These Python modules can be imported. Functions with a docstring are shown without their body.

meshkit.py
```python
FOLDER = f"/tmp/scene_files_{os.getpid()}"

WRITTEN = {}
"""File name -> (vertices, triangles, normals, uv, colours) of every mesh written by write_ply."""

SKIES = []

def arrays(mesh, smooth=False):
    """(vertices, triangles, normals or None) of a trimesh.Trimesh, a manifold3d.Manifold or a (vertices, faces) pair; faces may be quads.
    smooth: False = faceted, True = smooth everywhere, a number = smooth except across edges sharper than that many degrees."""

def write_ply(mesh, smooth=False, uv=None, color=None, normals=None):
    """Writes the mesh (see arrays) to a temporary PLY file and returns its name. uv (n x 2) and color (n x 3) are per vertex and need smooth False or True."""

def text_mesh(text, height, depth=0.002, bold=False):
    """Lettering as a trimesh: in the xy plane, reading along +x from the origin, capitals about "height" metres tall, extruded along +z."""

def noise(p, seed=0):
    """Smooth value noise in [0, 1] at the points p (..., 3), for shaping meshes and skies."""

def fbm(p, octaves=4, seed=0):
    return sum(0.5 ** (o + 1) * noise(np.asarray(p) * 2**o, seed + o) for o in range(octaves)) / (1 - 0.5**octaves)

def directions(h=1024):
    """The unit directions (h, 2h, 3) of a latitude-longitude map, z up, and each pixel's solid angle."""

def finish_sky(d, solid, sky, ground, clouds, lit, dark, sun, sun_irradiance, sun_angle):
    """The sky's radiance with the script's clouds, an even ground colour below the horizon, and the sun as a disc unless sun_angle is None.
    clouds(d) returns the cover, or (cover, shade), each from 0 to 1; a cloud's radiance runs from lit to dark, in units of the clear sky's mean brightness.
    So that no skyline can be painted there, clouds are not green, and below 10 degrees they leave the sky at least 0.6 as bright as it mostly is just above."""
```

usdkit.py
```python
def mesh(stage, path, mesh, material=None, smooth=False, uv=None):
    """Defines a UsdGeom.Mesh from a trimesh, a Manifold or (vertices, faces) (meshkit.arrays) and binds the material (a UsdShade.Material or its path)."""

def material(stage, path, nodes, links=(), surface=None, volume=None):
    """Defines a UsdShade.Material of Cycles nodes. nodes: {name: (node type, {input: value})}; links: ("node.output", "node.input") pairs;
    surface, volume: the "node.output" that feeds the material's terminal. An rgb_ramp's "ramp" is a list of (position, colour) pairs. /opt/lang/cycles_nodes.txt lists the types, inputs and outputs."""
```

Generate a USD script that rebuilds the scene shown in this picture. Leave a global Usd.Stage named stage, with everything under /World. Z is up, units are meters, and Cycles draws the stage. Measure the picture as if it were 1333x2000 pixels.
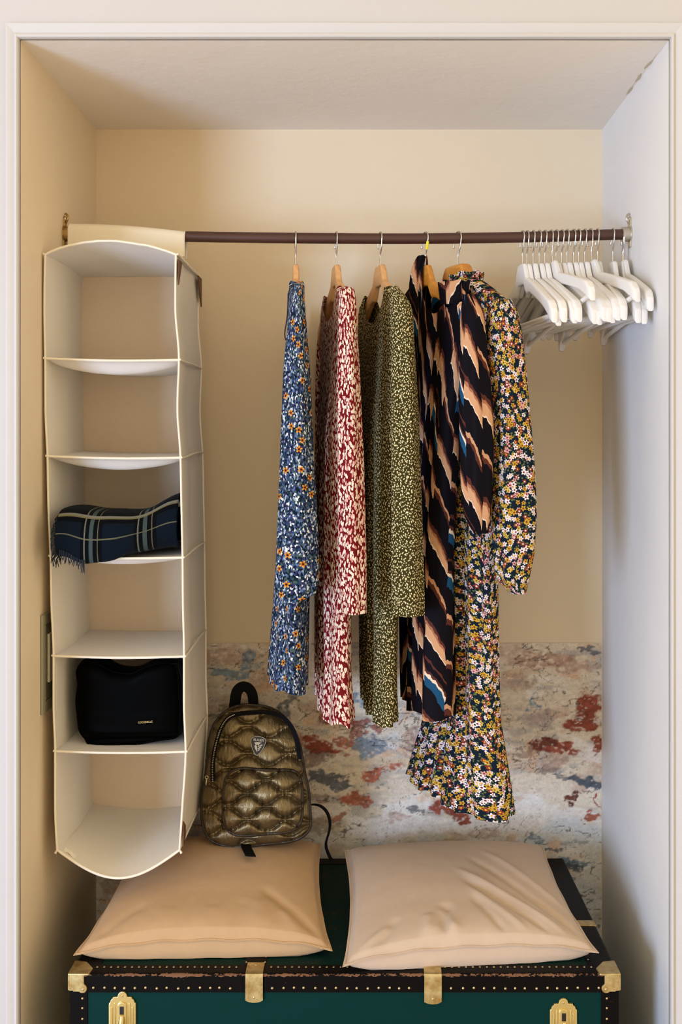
import math, random, numpy as np, trimesh, usdkit, meshkit
from shapely.geometry import Polygon, Point, box as sbox, LineString
from shapely.ops import unary_union
from pxr import Usd, UsdGeom, UsdLux, UsdShade, Gf, Sdf, Vt

stage = Usd.Stage.CreateInMemory()
UsdGeom.SetStageUpAxis(stage, 'Z')
UsdGeom.SetStageMetersPerUnit(stage, 1.0)
UsdGeom.Xform.Define(stage, '/World')
random.seed(7)
rng = np.random.default_rng(11)
PI = math.pi

# ------------------------------------------------------------------ camera
F = 2067.0                       # focal length in pixels of the 1333 x 2000 frame
CX, CY, CAMY, CAMZ = 713.0, 873.0, -2.12, 1.60
cam = UsdGeom.Camera.Define(stage, '/World/camera')
AP = 24.0
cam.CreateHorizontalApertureAttr(AP)
cam.CreateVerticalApertureAttr(AP * 2000 / 1333)
cam.CreateFocalLengthAttr(F * AP / 1333)
cam.CreateHorizontalApertureOffsetAttr((666.5 - CX) * AP / 1333)
cam.CreateVerticalApertureOffsetAttr((CY - 1000.0) * AP / 1333)
cam.AddTranslateOp().Set((0, CAMY, CAMZ))
cam.AddRotateXOp().Set(90)
cam.CreateClippingRangeAttr((0.05, 100))
cam.CreateExposureAttr(0.0)

# ------------------------------------------------------------------ light
dome = UsdLux.DomeLight.Define(stage, '/World/room_ambience')
dome.CreateIntensityAttr(0.42)
dome.CreateColorAttr((1.0, 0.82, 0.56))
win = UsdLux.RectLight.Define(stage, '/World/window_daylight')
win.CreateWidthAttr(1.7)         # vertical
win.CreateHeightAttr(1.15)        # along the room's left wall
win.CreateIntensityAttr(26.5)
win.CreateColorAttr((0.57, 0.80, 1.24))
win.AddTranslateOp().Set((-2.95, -3.9, 1.00))
win.AddRotateZOp().Set(50)
win.AddRotateYOp().Set(-90)

# ------------------------------------------------------------------ helpers
def lin(r, g, b):
    f = lambda c: (c / 255 / 12.92) if c <= 10 else ((c / 255 + 0.055) / 1.055) ** 2.4
    return (f(r), f(g), f(b))

def P(px, py, D):
    return np.array([(px - CX) * D / F, D + CAMY, CAMZ - (py - CY) * D / F])
def PX(px, D): return (px - CX) * D / F
def PZ(py, D): return CAMZ - (py - CY) * D / F

class G:
    """a small node graph"""
    def __init__(s, name): s.name, s.nodes, s.links = name, {}, []
    def __call__(s, kind, **inp):
        k = 'n%d' % len(s.nodes); vals = {}
        for a, v in inp.items():
            if isinstance(v, tuple) and len(v) == 2 and isinstance(v[0], str) and v[0] in s.nodes:
                s.links.append((v[0] + '.' + v[1], k + '.' + a))
            else: vals[a] = v
        s.nodes[k] = (kind, vals)
        return k
    def m(s, t, a, b=0.0, c=0.0, clamp=False):
        return (s('math', math_type=t, value1=a, value2=b, value3=c, use_clamp=clamp), 'value')
    def mix(s, fac, a, b): return (s('mix', fac=fac, color1=a, color2=b), 'color')
    def ramp(s, fac, stops, interp=True): return (s('rgb_ramp', fac=fac, ramp=stops, interpolate=interp), 'color')
    def noise(s, vec, scale, detail=3.0, rough=0.55, dist=0.0): 
        n = s('noise_texture', vector=vec, scale=scale, detail=detail, roughness=rough, distortion=dist); return (n, 'fac'), (n, 'color')
    def obj(s): return (s('texture_coordinate'), 'object')
    def pos(s): return (s('geometry'), 'position')
    def uv(s): return (s('texture_coordinate'), 'UV')
    def mapv(s, vec, scale=(1, 1, 1), loc=(0, 0, 0), rot=(0, 0, 0)): return (s('mapping', vector=vec, scale=scale, location=loc, rotation=rot), 'vector')
    def bump(s, h, strength=0.3, dist=0.002, normal=None):
        kw = dict(height=h, strength=strength, distance=dist)
        if normal: kw['normal'] = normal
        return (s('bump', **kw), 'normal')
    def done(s, **kw):
        p = s('principled_bsdf', **kw)
        return s.out((p, 'BSDF'))
    def out(s, c):
        return usdkit.material(stage, '/World/Looks/' + s.name, s.nodes, s.links, surface=c[0] + '.' + c[1])

def plain(name, col, rough=0.5, metal=0.0, **kw):
    return G(name).done(base_color=col, roughness=rough, metallic=metal, **kw)

_names = {}
def numbered(parent, name):
    k = parent + '/' + name; n = _names.get(k, 0); _names[k] = n + 1
    return name if n == 0 else '%s_%03d' % (name, n)

_base = {}
def setdata(o, label=None, cat=None, group=None, kind=None):
    for k, v in (('label', label), ('category', cat), ('group', group), ('kind', kind)):
        if v: o.SetCustomDataByKey(k, v)
    return o
def thing(name, label, cat, base=(0, 0, 0), group=None):
    path = '/World/' + numbered('/World', name)
    x = UsdGeom.Xform.Define(stage, path)
    x.AddTranslateOp().Set(Gf.Vec3d(*map(float, base)))
    _base[path] = np.array(base, float)
    return setdata(x.GetPrim(), label, cat, group)
def obj(name, me, mat, parent=None, smooth=35, uv=None, col=None, label=None, kind=None):
    pp = parent.GetPath().pathString if parent else '/World'
    path = pp + '/' + numbered(pp, name)
    _base[path] = _base.get(pp, np.zeros(3))
    if hasattr(me, 'vertices'): v, f = np.array(me.vertices, float), np.array(me.faces)
    else: v, f = np.asarray(me[0], float), np.asarray(me[1])
    m = usdkit.mesh(stage, path, (v - _base[path], f), mat, smooth=smooth, uv=uv)
    if col is not None:
        UsdGeom.PrimvarsAPI(m).CreatePrimvar('col', Sdf.ValueTypeNames.Color3fArray, 'vertex').Set(Vt.Vec3fArray.FromNumpy(np.asarray(col, np.float32)))
    return setdata(m.GetPrim(), label, None, None, kind)
def struct(name, me, mat, **kw):
    o = obj(name, me, mat, **kw); setdata(o, kind='structure'); return o

# -- shapes
def cat(*ms):
    vs, fs, n = [], [], 0
    for m in ms:
        v, f = (np.asarray(m.vertices), np.asarray(m.faces)) if hasattr(m, 'vertices') else m
        f = np.asarray(f)
        if f.shape[1] == 4: f = np.vstack([f[:, [0, 1, 2]], f[:, [0, 2, 3]]])
        vs.append(v); fs.append(f + n); n += len(v)
    return np.vstack(vs), np.vstack(fs)
def bbox(x0, x1, y0, y1, z0, z1, b=0.0):
    if b <= 0:
        m = trimesh.creation.box([x1 - x0, y1 - y0, z1 - z0]); m.apply_translation([(x0 + x1) / 2, (y0 + y1) / 2, (z0 + z1) / 2]); return m
    pts = []
    for sx in (0, 1):
        for sy in (0, 1):
            for sz in (0, 1):
                c = np.array([x1 if sx else x0, y1 if sy else y0, z1 if sz else z0])
                d = np.array([-1 if sx else 1, -1 if sy else 1, -1 if sz else 1]) * b
                for k in range(3):
                    q = d.copy(); q[k] = 0; pts.append(c + q)
                pts.append(c + d * 0.3)
    return trimesh.convex.convex_hull(np.array(pts))
def gridfaces(n, m, cu=False, cv=False):
    i, j = np.meshgrid(np.arange(n if cu else n - 1), np.arange(m if cv else m - 1), indexing='ij')
    i2, j2 = (i + 1) % n, (j + 1) % m
    q = np.stack([i * m + j, i2 * m + j, i2 * m + j2, i * m + j2], -1).reshape(-1, 4)
    return np.vstack([q[:, [0, 1, 2]], q[:, [0, 2, 3]]])
def grid(p, cu=False, cv=False):
    n, m = p.shape[:2]
    return p.reshape(-1, 3), gridfaces(n, m, cu, cv)
def gnormals(p, cu=False, cv=False):
    def d(a, ax, c):
        if c: return np.roll(a, -1, ax) - np.roll(a, 1, ax)
        return np.gradient(a, axis=ax)
    n = np.cross(d(p, 0, cu), d(p, 1, cv))
    return n / (np.linalg.norm(n, axis=-1, keepdims=True) + 1e-12)
def sheet(p, t):
    """an open grid with thickness"""
    n = gnormals(p); a, b = p + n * t / 2, p - n * t / 2
    N, M = p.shape[:2]; f = gridfaces(N, M); k = N * M
    idx = np.arange(k).reshape(N, M)
    rim = np.concatenate([idx[:, 0], idx[-1, 1:], idx[::-1, -1][1:], idx[0, ::-1][1:-1]])
    r2 = np.roll(rim, -1)
    rf = np.vstack([np.stack([rim, r2, r2 + k], 1), np.stack([rim, r2 + k, rim + k], 1)])
    return np.vstack([a.reshape(-1, 3), b.reshape(-1, 3)]), np.vstack([f, f[:, ::-1] + k, rf[:, ::-1]])
def tube(path, r, sides=10, cap=True, closed=False, flat=None):
    """flat: (direction, ratio) scales the section along a direction"""
    p = np.asarray(path, float); n = len(p)
    if closed: t = np.roll(p, -1, 0) - np.roll(p, 1, 0)
    else: t = np.gradient(p, axis=0)
    t /= np.linalg.norm(t, axis=1, keepdims=True) + 1e-12
    a = np.array([0, 0, 1.0]) if abs(t[0, 2]) < 0.9 else np.array([1.0, 0, 0])
    A = []
    for k in range(n):
        a = a - t[k] * (a @ t[k]); a /= np.linalg.norm(a) + 1e-12; A.append(a)
    A = np.array(A); B = np.cross(t, A)
    ang = np.arange(sides) * 2 * PI / sides
    r = np.broadcast_to(r, (n,))
    off = r[:, None, None] * (np.cos(ang)[None, :, None] * A[:, None] + np.sin(ang)[None, :, None] * B[:, None])
    if flat is not None:
        d = np.asarray(flat[0], float); d /= np.linalg.norm(d)
        off = off + (off @ d)[..., None] * d * (flat[1] - 1)
    v = p[:, None] + off
    V, Fc = v.reshape(-1, 3), gridfaces(n, sides, closed, True)
    if cap and not closed:
        V = np.vstack([V, p[:1], p[-1:]]); c0, c1 = n * sides, n * sides + 1
        s = np.arange(sides); s2 = (s + 1) % sides
        Fc = np.vstack([Fc, np.stack([np.full(sides, c0), s2, s], 1)[:, ::-1] * 1, np.stack([np.full(sides, c1), (n - 1) * sides + s, (n - 1) * sides + s2], 1)[:, ::-1] * 1])
    return V, Fc
def smooth_path(pts, n=60, closed=False):
    from scipy.interpolate import CubicSpline
    p = np.asarray(pts, float)
    if closed: p = np.vstack([p, p[:1]])
    d = np.concatenate([[0], np.cumsum(np.linalg.norm(np.diff(p, axis=0), axis=1))])
    cs = CubicSpline(d, p, bc_type='periodic' if closed else 'natural')
    t = np.linspace(0, d[-1], n + 1 if closed else n)
    return cs(t)[:-1] if closed else cs(t)
def ribbon(path, width_dir, w, t):
    """a flat strap along the path"""
    p = np.asarray(path, float); d = np.broadcast_to(np.asarray(width_dir, float), p.shape)
    d = d / np.linalg.norm(d, axis=1, keepdims=True)
    s = np.linspace(-0.5, 0.5, 4)
    return sheet(p[:, None] + d[:, None] * (s * w)[None, :, None], t)
def slab(poly, z0, z1, b=0.0):
    """bevelled plate from a shapely polygon, in (x, y) with thickness along z (z1 is the bevelled face)"""
    ring = np.array(poly.exterior.coords)[:-1]
    if not poly.exterior.is_ccw: ring = ring[::-1]
    n = len(ring)
    e = np.roll(ring, -1, 0) - ring; e /= np.linalg.norm(e, axis=1, keepdims=True) + 1e-12
    nr = np.stack([e[:, 1], -e[:, 0]], 1); nv = nr + np.roll(nr, 1, 0); nv /= np.linalg.norm(nv, axis=1, keepdims=True) + 1e-9
    rings = [np.c_[ring, np.full(n, z0)], np.c_[ring, np.full(n, z1 - b)]]
    if b > 0: rings.append(np.c_[ring - nv * b * 0.35, np.full(n, z1 - 0.3 * b)]); rings.append(np.c_[ring - nv * b, np.full(n, z1)])
    V = np.vstack(rings); k = len(rings); f = gridfaces(k, n, False, True)
    import mapbox_earcut as me
    tri = np.asarray(me.triangulate_float64(np.ascontiguousarray(rings[-1][:, :2]), np.array([n], np.uint32))).reshape(-1, 3)
    tri0 = np.asarray(me.triangulate_float64(np.ascontiguousarray(ring), np.array([n], np.uint32))).reshape(-1, 3)
    m = trimesh.Trimesh(V, np.vstack([f[:, ::-1], tri + (k - 1) * n, tri0[:, ::-1]]), process=False)
    m.fix_normals(); return np.asarray(m.vertices), np.asarray(m.faces)
def tf(me, R=np.eye(3), t=(0, 0, 0)):
    v, f = (np.asarray(me.vertices), np.asarray(me.faces)) if hasattr(me, 'vertices') else me
    return v @ np.asarray(R).T + np.asarray(t), f
FRONT = np.array([[1, 0, 0], [0, 0, -1], [0, 1, 0]], float)     # (x, y, z) -> (x, -z, y): a plate in xy stands up facing -y
def dome_(c, r, n=(0, -1, 0), sides=8):
    """a low nail head"""
    n = np.asarray(n, float); a = np.cross(n, [0.3, 0.5, 0.81]); a /= np.linalg.norm(a); b = np.cross(n, a)
    ang = np.arange(sides) * 2 * PI / sides
    ringp = lambda rr, h: np.asarray(c) + rr * (np.cos(ang)[:, None] * a + np.sin(ang)[:, None] * b) + n * h
    V = np.vstack([ringp(r, 0), ringp(r * 0.75, r * 0.45), [np.asarray(c) + n * r * 0.65]])
    s = np.arange(sides); s2 = (s + 1) % sides
    return V, np.vstack([np.stack([s, s2, s2 + sides], 1), np.stack([s, s2 + sides, s + sides], 1), np.stack([s + sides, s2 + sides, np.full(sides, 2 * sides)], 1)])
ss = lambda x, a, b: np.clip((x - a) / (b - a), 0, 1) ** 2 * (3 - 2 * np.clip((x - a) / (b - a), 0, 1))
nz = lambda x, y, z, s=0: meshkit.fbm(np.stack(np.broadcast_arrays(x, y, z), -1).astype(float), 4, s) - 0.5

# ------------------------------------------------------------------ materials: the room
def paint(name, col, bump=0.12):
    g = G(name); p = g.pos()
    f, _ = g.noise(p, 2.2, 4, 0.6); f2, _ = g.noise(p, 60, 5, 0.6); f3, _ = g.noise(p, 9, 3)
    c = g.mix(f, tuple(x * 0.965 for x in col), tuple(min(1, x * 1.03) for x in col))
    h = g.m('add', g.m('multiply', f3, 2.0), g.m('multiply', f2, 0.35))
    return g.done(base_color=c, roughness=0.62, specular_ior_level=0.3, normal=g.bump(h, bump, 0.01))
M_wall = paint('paint_wall', lin(230, 211, 179))
M_ceil = paint('paint_ceiling', lin(236, 229, 220))
M_wallr = paint('paint_side_wall', lin(230, 229, 227))
M_front = paint('paint_front', lin(192, 187, 183))
M_trim = paint('paint_trim', lin(198, 194, 190), 0.08)
M_floor = plain('floor_boards', lin(205, 194, 180), 0.4)
M_crack = plain('crack_dark', lin(196, 184, 160), 0.9)

# ------------------------------------------------------------------ setting
XL, XR, YB, ZC = -0.691, 0.6106, 0.60, 2.416
struct('wall_back', bbox(XL - 0.15, XR + 0.15, YB, YB + 0.12, 0, ZC + 0.2), M_wall)
struct('wall_left', bbox(XL - 0.15, XL, 0.004, YB, 0, ZC + 0.15), M_wall)
struct('wall_right', bbox(XR, XR + 0.15, 0.004, YB, 0, ZC + 0.15), M_wallr)
struct('ceiling', bbox(XL, XR, 0.004, YB, ZC, ZC + 0.15), M_ceil)
struct('floor', bbox(-3.6, 3.0, -4.6, YB, -0.1, 0), M_floor)
struct('wall_front', cat(bbox(XL - 1.2, XL, 0, 0.004, 0, 3.0), bbox(XR, XR + 1.2, 0, 0.004, 0, 3.0), bbox(XL, XR, 0, 0.004, ZC, 3.0)), M_front)
# moulding around the opening: profile (outward, towards the room)
prof = np.array([(0.0, 0.003), (0.0, -0.007), (0.0015, -0.011), (0.005, -0.0128), (0.0085, -0.011), (0.0100, -0.0075), (0.0112, -0.007), (0.018, -0.0095), (0.0255, -0.0122), (0.0288, -0.0118), (0.0300, -0.009), (0.0302, 0.003)])
def trim_side(kind):
    n = 60; s = np.linspace(0, 1, n); pts = np.zeros((n, len(prof), 3))
    for k, (a, d) in enumerate(prof):
        if kind == 'top': q0, q1 = np.array([XL - a * 0.85, d, ZC + a]), np.array([XR + a * 0.85, d, ZC + a])
        elif kind == 'left': q0, q1 = np.array([XL - a * 0.85, d, 0.0]), np.array([XL - a * 0.85, d, ZC + a])
        else: q0, q1 = np.array([XR + a * 0.85, d, 0.0]), np.array([XR + a * 0.85, d, ZC + a])
        pts[:, k] = q0 + (q1 - q0) * s[:, None]
    wob = nz(pts[..., 0] * 9, pts[..., 1] * 0, pts[..., 2] * 9, 3)
    pts[..., 1] -= np.abs(wob) * 0.003
    return grid(pts)
for k in ('top', 'left', 'right'): struct('trim', trim_side(k), M_trim, smooth=40)
_r = random.Random(4)
# the crack along the corner of ceiling and right wall
cp = [P(1296, 82, 2.13)]
cr = []
for k in range(26):
    t = k / 25; D = 2.135 + t * 0.585
    cr.append([XR - 0.003 - 0.006 * _r.random() * (0.4 + t), D + CAMY, ZC + 0.0008])
struct('trim', tube(cr, [0.0006 + 0.0042 * abs(math.sin(k * 0.9)) * (1 if 2 < k < 14 else 0.3) for k in range(26)], 6, flat=((0, 0, 1), 0.4)), M_crack)

# ------------------------------------------------------------------ wallpaper of crumbling painted brick
def wallpaper():
    z1 = PZ(1256, 2.718); z0 = 0.02; x0, x1 = XL + 0.001, XR - 0.002; st = 0.0026
    xs, zs = np.linspace(x0, x1, int((x1 - x0) / st)), np.linspace(z0, z1, int((z1 - z0) / st))
    X, Z = np.meshgrid(xs, zs, indexing='ij')
    px, py = X * F / 2.718 + CX, (CAMZ - Z) * F / 2.718 + CY
    n = lambda sx, sz, s: nz(px / sx, py / sz, px * 0 + s * 7.3, s)
    big, mid, fine, strk = n(90, 60, 1), n(26, 16, 2), n(7, 5, 3), n(60, 9, 4)
    cream, tan, pink, grey, white = (np.array(lin(*c)) for c in ((226, 212, 190), (208, 184, 154), (198, 166, 146), (186, 180, 172), (238, 231, 221)))
    def mixc(c, m, k): return c * (1 - m[..., None]) + k * m[..., None]
    c = np.ones(X.shape + (3,)) * cream
    c = mixc(c, 0.8 * ss(big + 0.35 * strk, 0.06, 0.22), tan)
    c = mixc(c, 0.75 * ss(-big + 0.35 * strk + 0.3 * mid, 0.12, 0.24), pink)
    c = mixc(c, 0.8 * ss(n(70, 22, 5), 0.03, 0.16), grey)
    c = mixc(c, 0.9 * ss(n(55, 26, 6) + 0.25 * ss(py, 1500, 1640) - 0.06, 0.04, 0.16), white)
    c = mixc(c, 0.7 * ss(n(110, 60, 9) + 0.3 * ss(py, 1560, 1660) - 0.16, 0.0, 0.14), np.array(lin(212, 220, 226)))
    c = mixc(c, 0.6 * ss(n(40, 30, 19), 0.1, 0.2), np.array(lin(226, 182, 142)))
    wx, wy = px + 60 * n(30, 22, 10) + 22 * n(9, 8, 12), py + 40 * n(30, 18, 11) + 16 * n(9, 7, 13)
    def blob(cx, cy, rx, ry, col, a=1.0, rot=0.0, hard=0.16):
        nonlocal c
        dx, dy = wx - cx, wy - cy; co, si = math.cos(rot), math.sin(rot)
        r = np.sqrt(((dx * co + dy * si) / rx) ** 2 + ((-dx * si + dy * co) / ry) ** 2)
        m = a * ss(r, 1 + hard, 1 - hard) * (1 - 0.75 * ss(n(9, 6, 15) + 0.4 * fine, 0.09, 0.2))
        k = np.array(lin(*col)) * (1 + 0.7 * fine + 0.5 * mid)[..., None]
        c = mixc(c, m, k)
    red, drk, ble, slate, rust, dust = (150, 78, 60), (104, 60, 48), (128, 148, 162), (88, 94, 102), (176, 106, 84), (184, 148, 130)
    for b in [(1060, 1290, 60, 16, dust, .8), (1120, 1300, 50, 10, dust, .6), (1000, 1330, 40, 14, dust, .5), (440, 1280, 60, 14, dust, .6), (520, 1330, 50, 16, dust, .5),
              (1150, 1385, 32, 26, red, 1, -.5), (1143, 1412, 38, 14, red), (1085, 1460, 46, 13, red, 1, .25), (1062, 1452, 22, 10, drk, .8), (1030, 1470, 34, 10, drk, .5, -.1), (1166, 1455, 16, 12, red),
              (878, 1583, 32, 13, red, 1, .3), (898, 1604, 13, 7, red), (1114, 1560, 10, 10, drk), (1150, 1597, 11, 8, rust), (1173, 1568, 4, 17, red),
              (622, 1455, 46, 15, red, 1, .25), (602, 1480, 40, 20, drk, .6), (738, 1511, 36, 12, rust, 1, -.3), (696, 1562, 24, 15, rust), (664, 1592, 13, 8, rust, .8), (662, 1407, 46, 11, red, .9),
              (705, 1425, 14, 24, red, .8, -.4), (742, 1418, 10, 22, red, .8, .3), (690, 1452, 28, 11, rust, .9, .4), (620, 1558, 26, 12, drk, .5), (1090, 1490, 30, 14, dust, .7), (1080, 1508, 26, 8, drk, .5),
              (780, 1600, 30, 9, dust, .6), (560, 1440, 40, 20, dust, .6), (950, 1630, 30, 10, dust, .5),
              (724, 1460, 30, 19, ble, .9), (716, 1366, 30, 16, ble, .9), (1042, 1372, 13, 17, ble), (1148, 1526, 34, 13, slate, 1, .25), (1118, 1518, 24, 7, slate, .7), (648, 1524, 38, 14, slate, .9, .3), (1118, 1684, 38, 13, ble), (1125, 1692, 24, 8, slate, .9),
              (1046, 1636, 22, 11, ble, .9, .5), (1128, 1646, 26, 6, ble, .5), (1080, 1660, 22, 5, slate, .8), (442, 1314, 32, 12, ble, .9, .2), (470, 1292, 12, 20, ble, .9, .6), (500, 1298, 14, 14, ble, .5), (816, 1581, 22, 5, slate, .8, .1), (560, 1380, 15, 26, slate, .8), (1142, 1267, 17, 6, slate, .8),
              (400, 1400, 30, 8, slate, .6), (1050, 1408, 40, 18, (158, 148, 146), .6), (800, 1450, 20, 26, (168, 128, 110), .6), (640, 1610, 40, 16, (150, 130, 110), .6), (470, 1380, 40, 14, slate, .4), (1130, 1760, 20, 10, ble, .6), (1080, 1730, 30, 10, dust, .5), (220, 1720, 30, 30, dust, .5)]:
        blob(*b)
    # fine cracks: thin level lines of noise
    for (sx, sz, s, w, a) in ((70, 34, 21, .005, .8), (48, 26, 22, .005, .7), (28, 18, 23, .006, .45), (110, 44, 24, .0035, .85)):
        q = n(sx, sz, s); gate = ss(n(80, 50, s + 9), -0.02, 0.1)
        c = mixc(c, a * gate * ss(np.abs(q), w * 1.7, w * 0.4), np.array(lin(70, 56, 46)))
    c = mixc(c, 0.55 * ss(n(5, 3.5, 31) + 0.6 * n(60, 40, 32), 0.2, 0.3), np.array(lin(80, 64, 54)))
    c *= (1 + 0.35 * fine + 0.12 * strk)[..., None]
    rel = 0.0006 * (mid + strk)
    front = np.stack([X, np.full_like(X, YB - 0.0014) - 0 * rel, Z], -1)
    v, f = grid(front)
    return (v, f[:, ::-1]), np.clip(c, 0.005, 1).reshape(-1, 3)
g = G('wallpaper_print')
a = (g('attribute', attribute='col'), 'color')
f, _ = g.noise(g.pos(), 260, 4, 0.7)
c = (g('mix', mix_type='multiply', fac=0.35, color1=a, color2=g.ramp(f, [(0.25, (0.45, .45, .45)), (0.6, (1.1, 1.1, 1.1))])), 'color')
M_paper = g.done(base_color=c, roughness=0.75, specular_ior_level=0.25)
wp, wc = wallpaper()
struct('wall_covering', wp, M_paper, smooth=True, col=wc, label='printed wallpaper of crumbling plastered brick on the lower back wall')

# ------------------------------------------------------------------ general materials
M_rod = plain('rod_brown', lin(74, 44, 34), 0.38, 0.1)
M_steel = plain('steel_wire', lin(205, 200, 192), 0.25, 1.0)
M_brass_old = plain('brass_old', lin(178, 150, 98), 0.35, 1.0)
M_nickel = plain('nickel', lin(196, 186, 170), 0.35, 0.9)
def wood(name, c1, c2):
    g = G(name); v = g.mapv(g.obj(), (14, 4, 14))
    f, _ = g.noise(v, 6, 4, 0.6, 0.6)
    return g.done(base_color=g.mix(g.m('multiply_add', f, 2.0, -0.5, clamp=True), c1, c2), roughness=0.42)
M_wood = wood('wood_beech', lin(226, 176, 118), lin(200, 146, 90))
M_wood2 = wood('wood_honey', lin(216, 150, 62), lin(186, 116, 36))
g = G('white_hanger_paint'); f, _ = g.noise(g.obj(), 190, 3, 0.6)
sx = g('separate_xyz', vector=g.obj())
e = g.m('multiply', g.m('greater_than', g.m('absolute', (sx, 'y')), 0.19), g.m('greater_than', f, 0.70))
M_white = g.done(base_color=g.mix(e, lin(231, 228, 223), lin(186, 140, 92)), roughness=0.38)
M_yellow = plain('yellow_tape', lin(232, 218, 40), 0.5)
def linen(name, c, tr=0.22, sc=900):
    g = G(name); p = g.obj()
    w1 = (g('wave_texture', vector=g.mapv(p, (1, 1, 1)), wave_type='bands', bands_direction='z', scale=sc / 6.28 * 1.0, distortion=3.0, detail=2), 'fac')
    f, _ = g.noise(g.mapv(p, (60, 60, 900)), 1, 3); f2, _ = g.noise(g.mapv(p, (900, 900, 60)), 1, 3)
    t = g.m('add', g.m('multiply', f, .5), g.m('multiply', f2, .5))
    col = g.mix(t, tuple(x * 0.92 for x in c), tuple(min(.97, x * 1.06) for x in c))
    nn = g.bump(t, 0.25, 0.0012)
    d = g('principled_bsdf', base_color=col, roughness=0.9, specular_ior_level=0.1, normal=nn)
    tl = g('translucent_bsdf', color=col)
    return g.out((g('mix_closure', fac=tr, closure1=(d, 'BSDF'), closure2=(tl, 'BSDF')), 'closure'))
M_linen = linen('linen_cream', lin(229, 220, 204), .05)
M_linen_back = linen('linen_back', lin(226, 206, 180), 0.05)
M_linen_white = linen('linen_white', lin(224, 219, 213), 0.05)
M_pipe = plain('piping_cream', lin(232, 222, 202), 0.9, specular_ior_level=.1)
M_leather = plain('leather_brown', lin(92, 58, 32), 0.6)

# ------------------------------------------------------------------ clothes rail
RD = 2.43; RY = RD + CAMY
def rod_py(px): return np.interp(px, [122, 250, 370, 560, 800, 1000, 1110, 1225], [456.5, 459.5, 462.5, 465, 466.5, 464, 461, 457])
def rod_z(x): return PZ(rod_py(x * F / RD + CX), RD)
t = thing('clothes_rail', 'dark brown round clothes rail spanning the alcove between brass wall brackets', 'clothes rail', (0, RY, 2.08))
xs = np.linspace(XL + 0.012, XR - 0.012, 60)
zr = np.convolve(np.pad(rod_z(xs), 4, mode='edge'), np.ones(9) / 9, 'valid')
rodz = lambda x: float(np.interp(x, xs, zr))
obj('rail', tube(np.c_[xs, np.full(60, RY), zr], 0.0123, 24), M_rod, t)
for s, x, m, lb in ((1, XL, M_brass_old, 'aged brass rail bracket'), (-1, XR, M_nickel, 'pale metal rail bracket')):
    z = rodz(x)
    cup = trimesh.creation.cylinder(0.017, 0.018, sections=28); cup.apply_transform(trimesh.transformations.rotation_matrix(PI / 2, [0, 1, 0])); cup.apply_translation([x + s * 0.011, RY, z])
    pl = slab(unary_union([sbox(-0.011, -0.03, 0.011, 0.028), Point(0, 0.03).buffer(0.011), Point(0, 0).buffer(0.02)]).simplify(0.0004), 0, 0.004, 0.001)
    R = np.array([[0, 0, s], [1, 0, 0], [0, 1, 0]], float)
    arm = tube(smooth_path([(x + s * .004, RY, z + .026), (x + s * .009, RY - .004, z + .034), (x + s * .008, RY - .002, z + .043), (x + s * .003, RY, z + .047)], 14), 0.0028, 8)
    b = obj('wall_bracket', cat(tf(pl, R, (x, RY, z)), cup, arm), m, t, label=lb)
    obj('screw', dome_((x + s * 0.004, RY - 0.004, z + 0.034), 0.005, (s, 0, 0)), M_steel, b)

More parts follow.
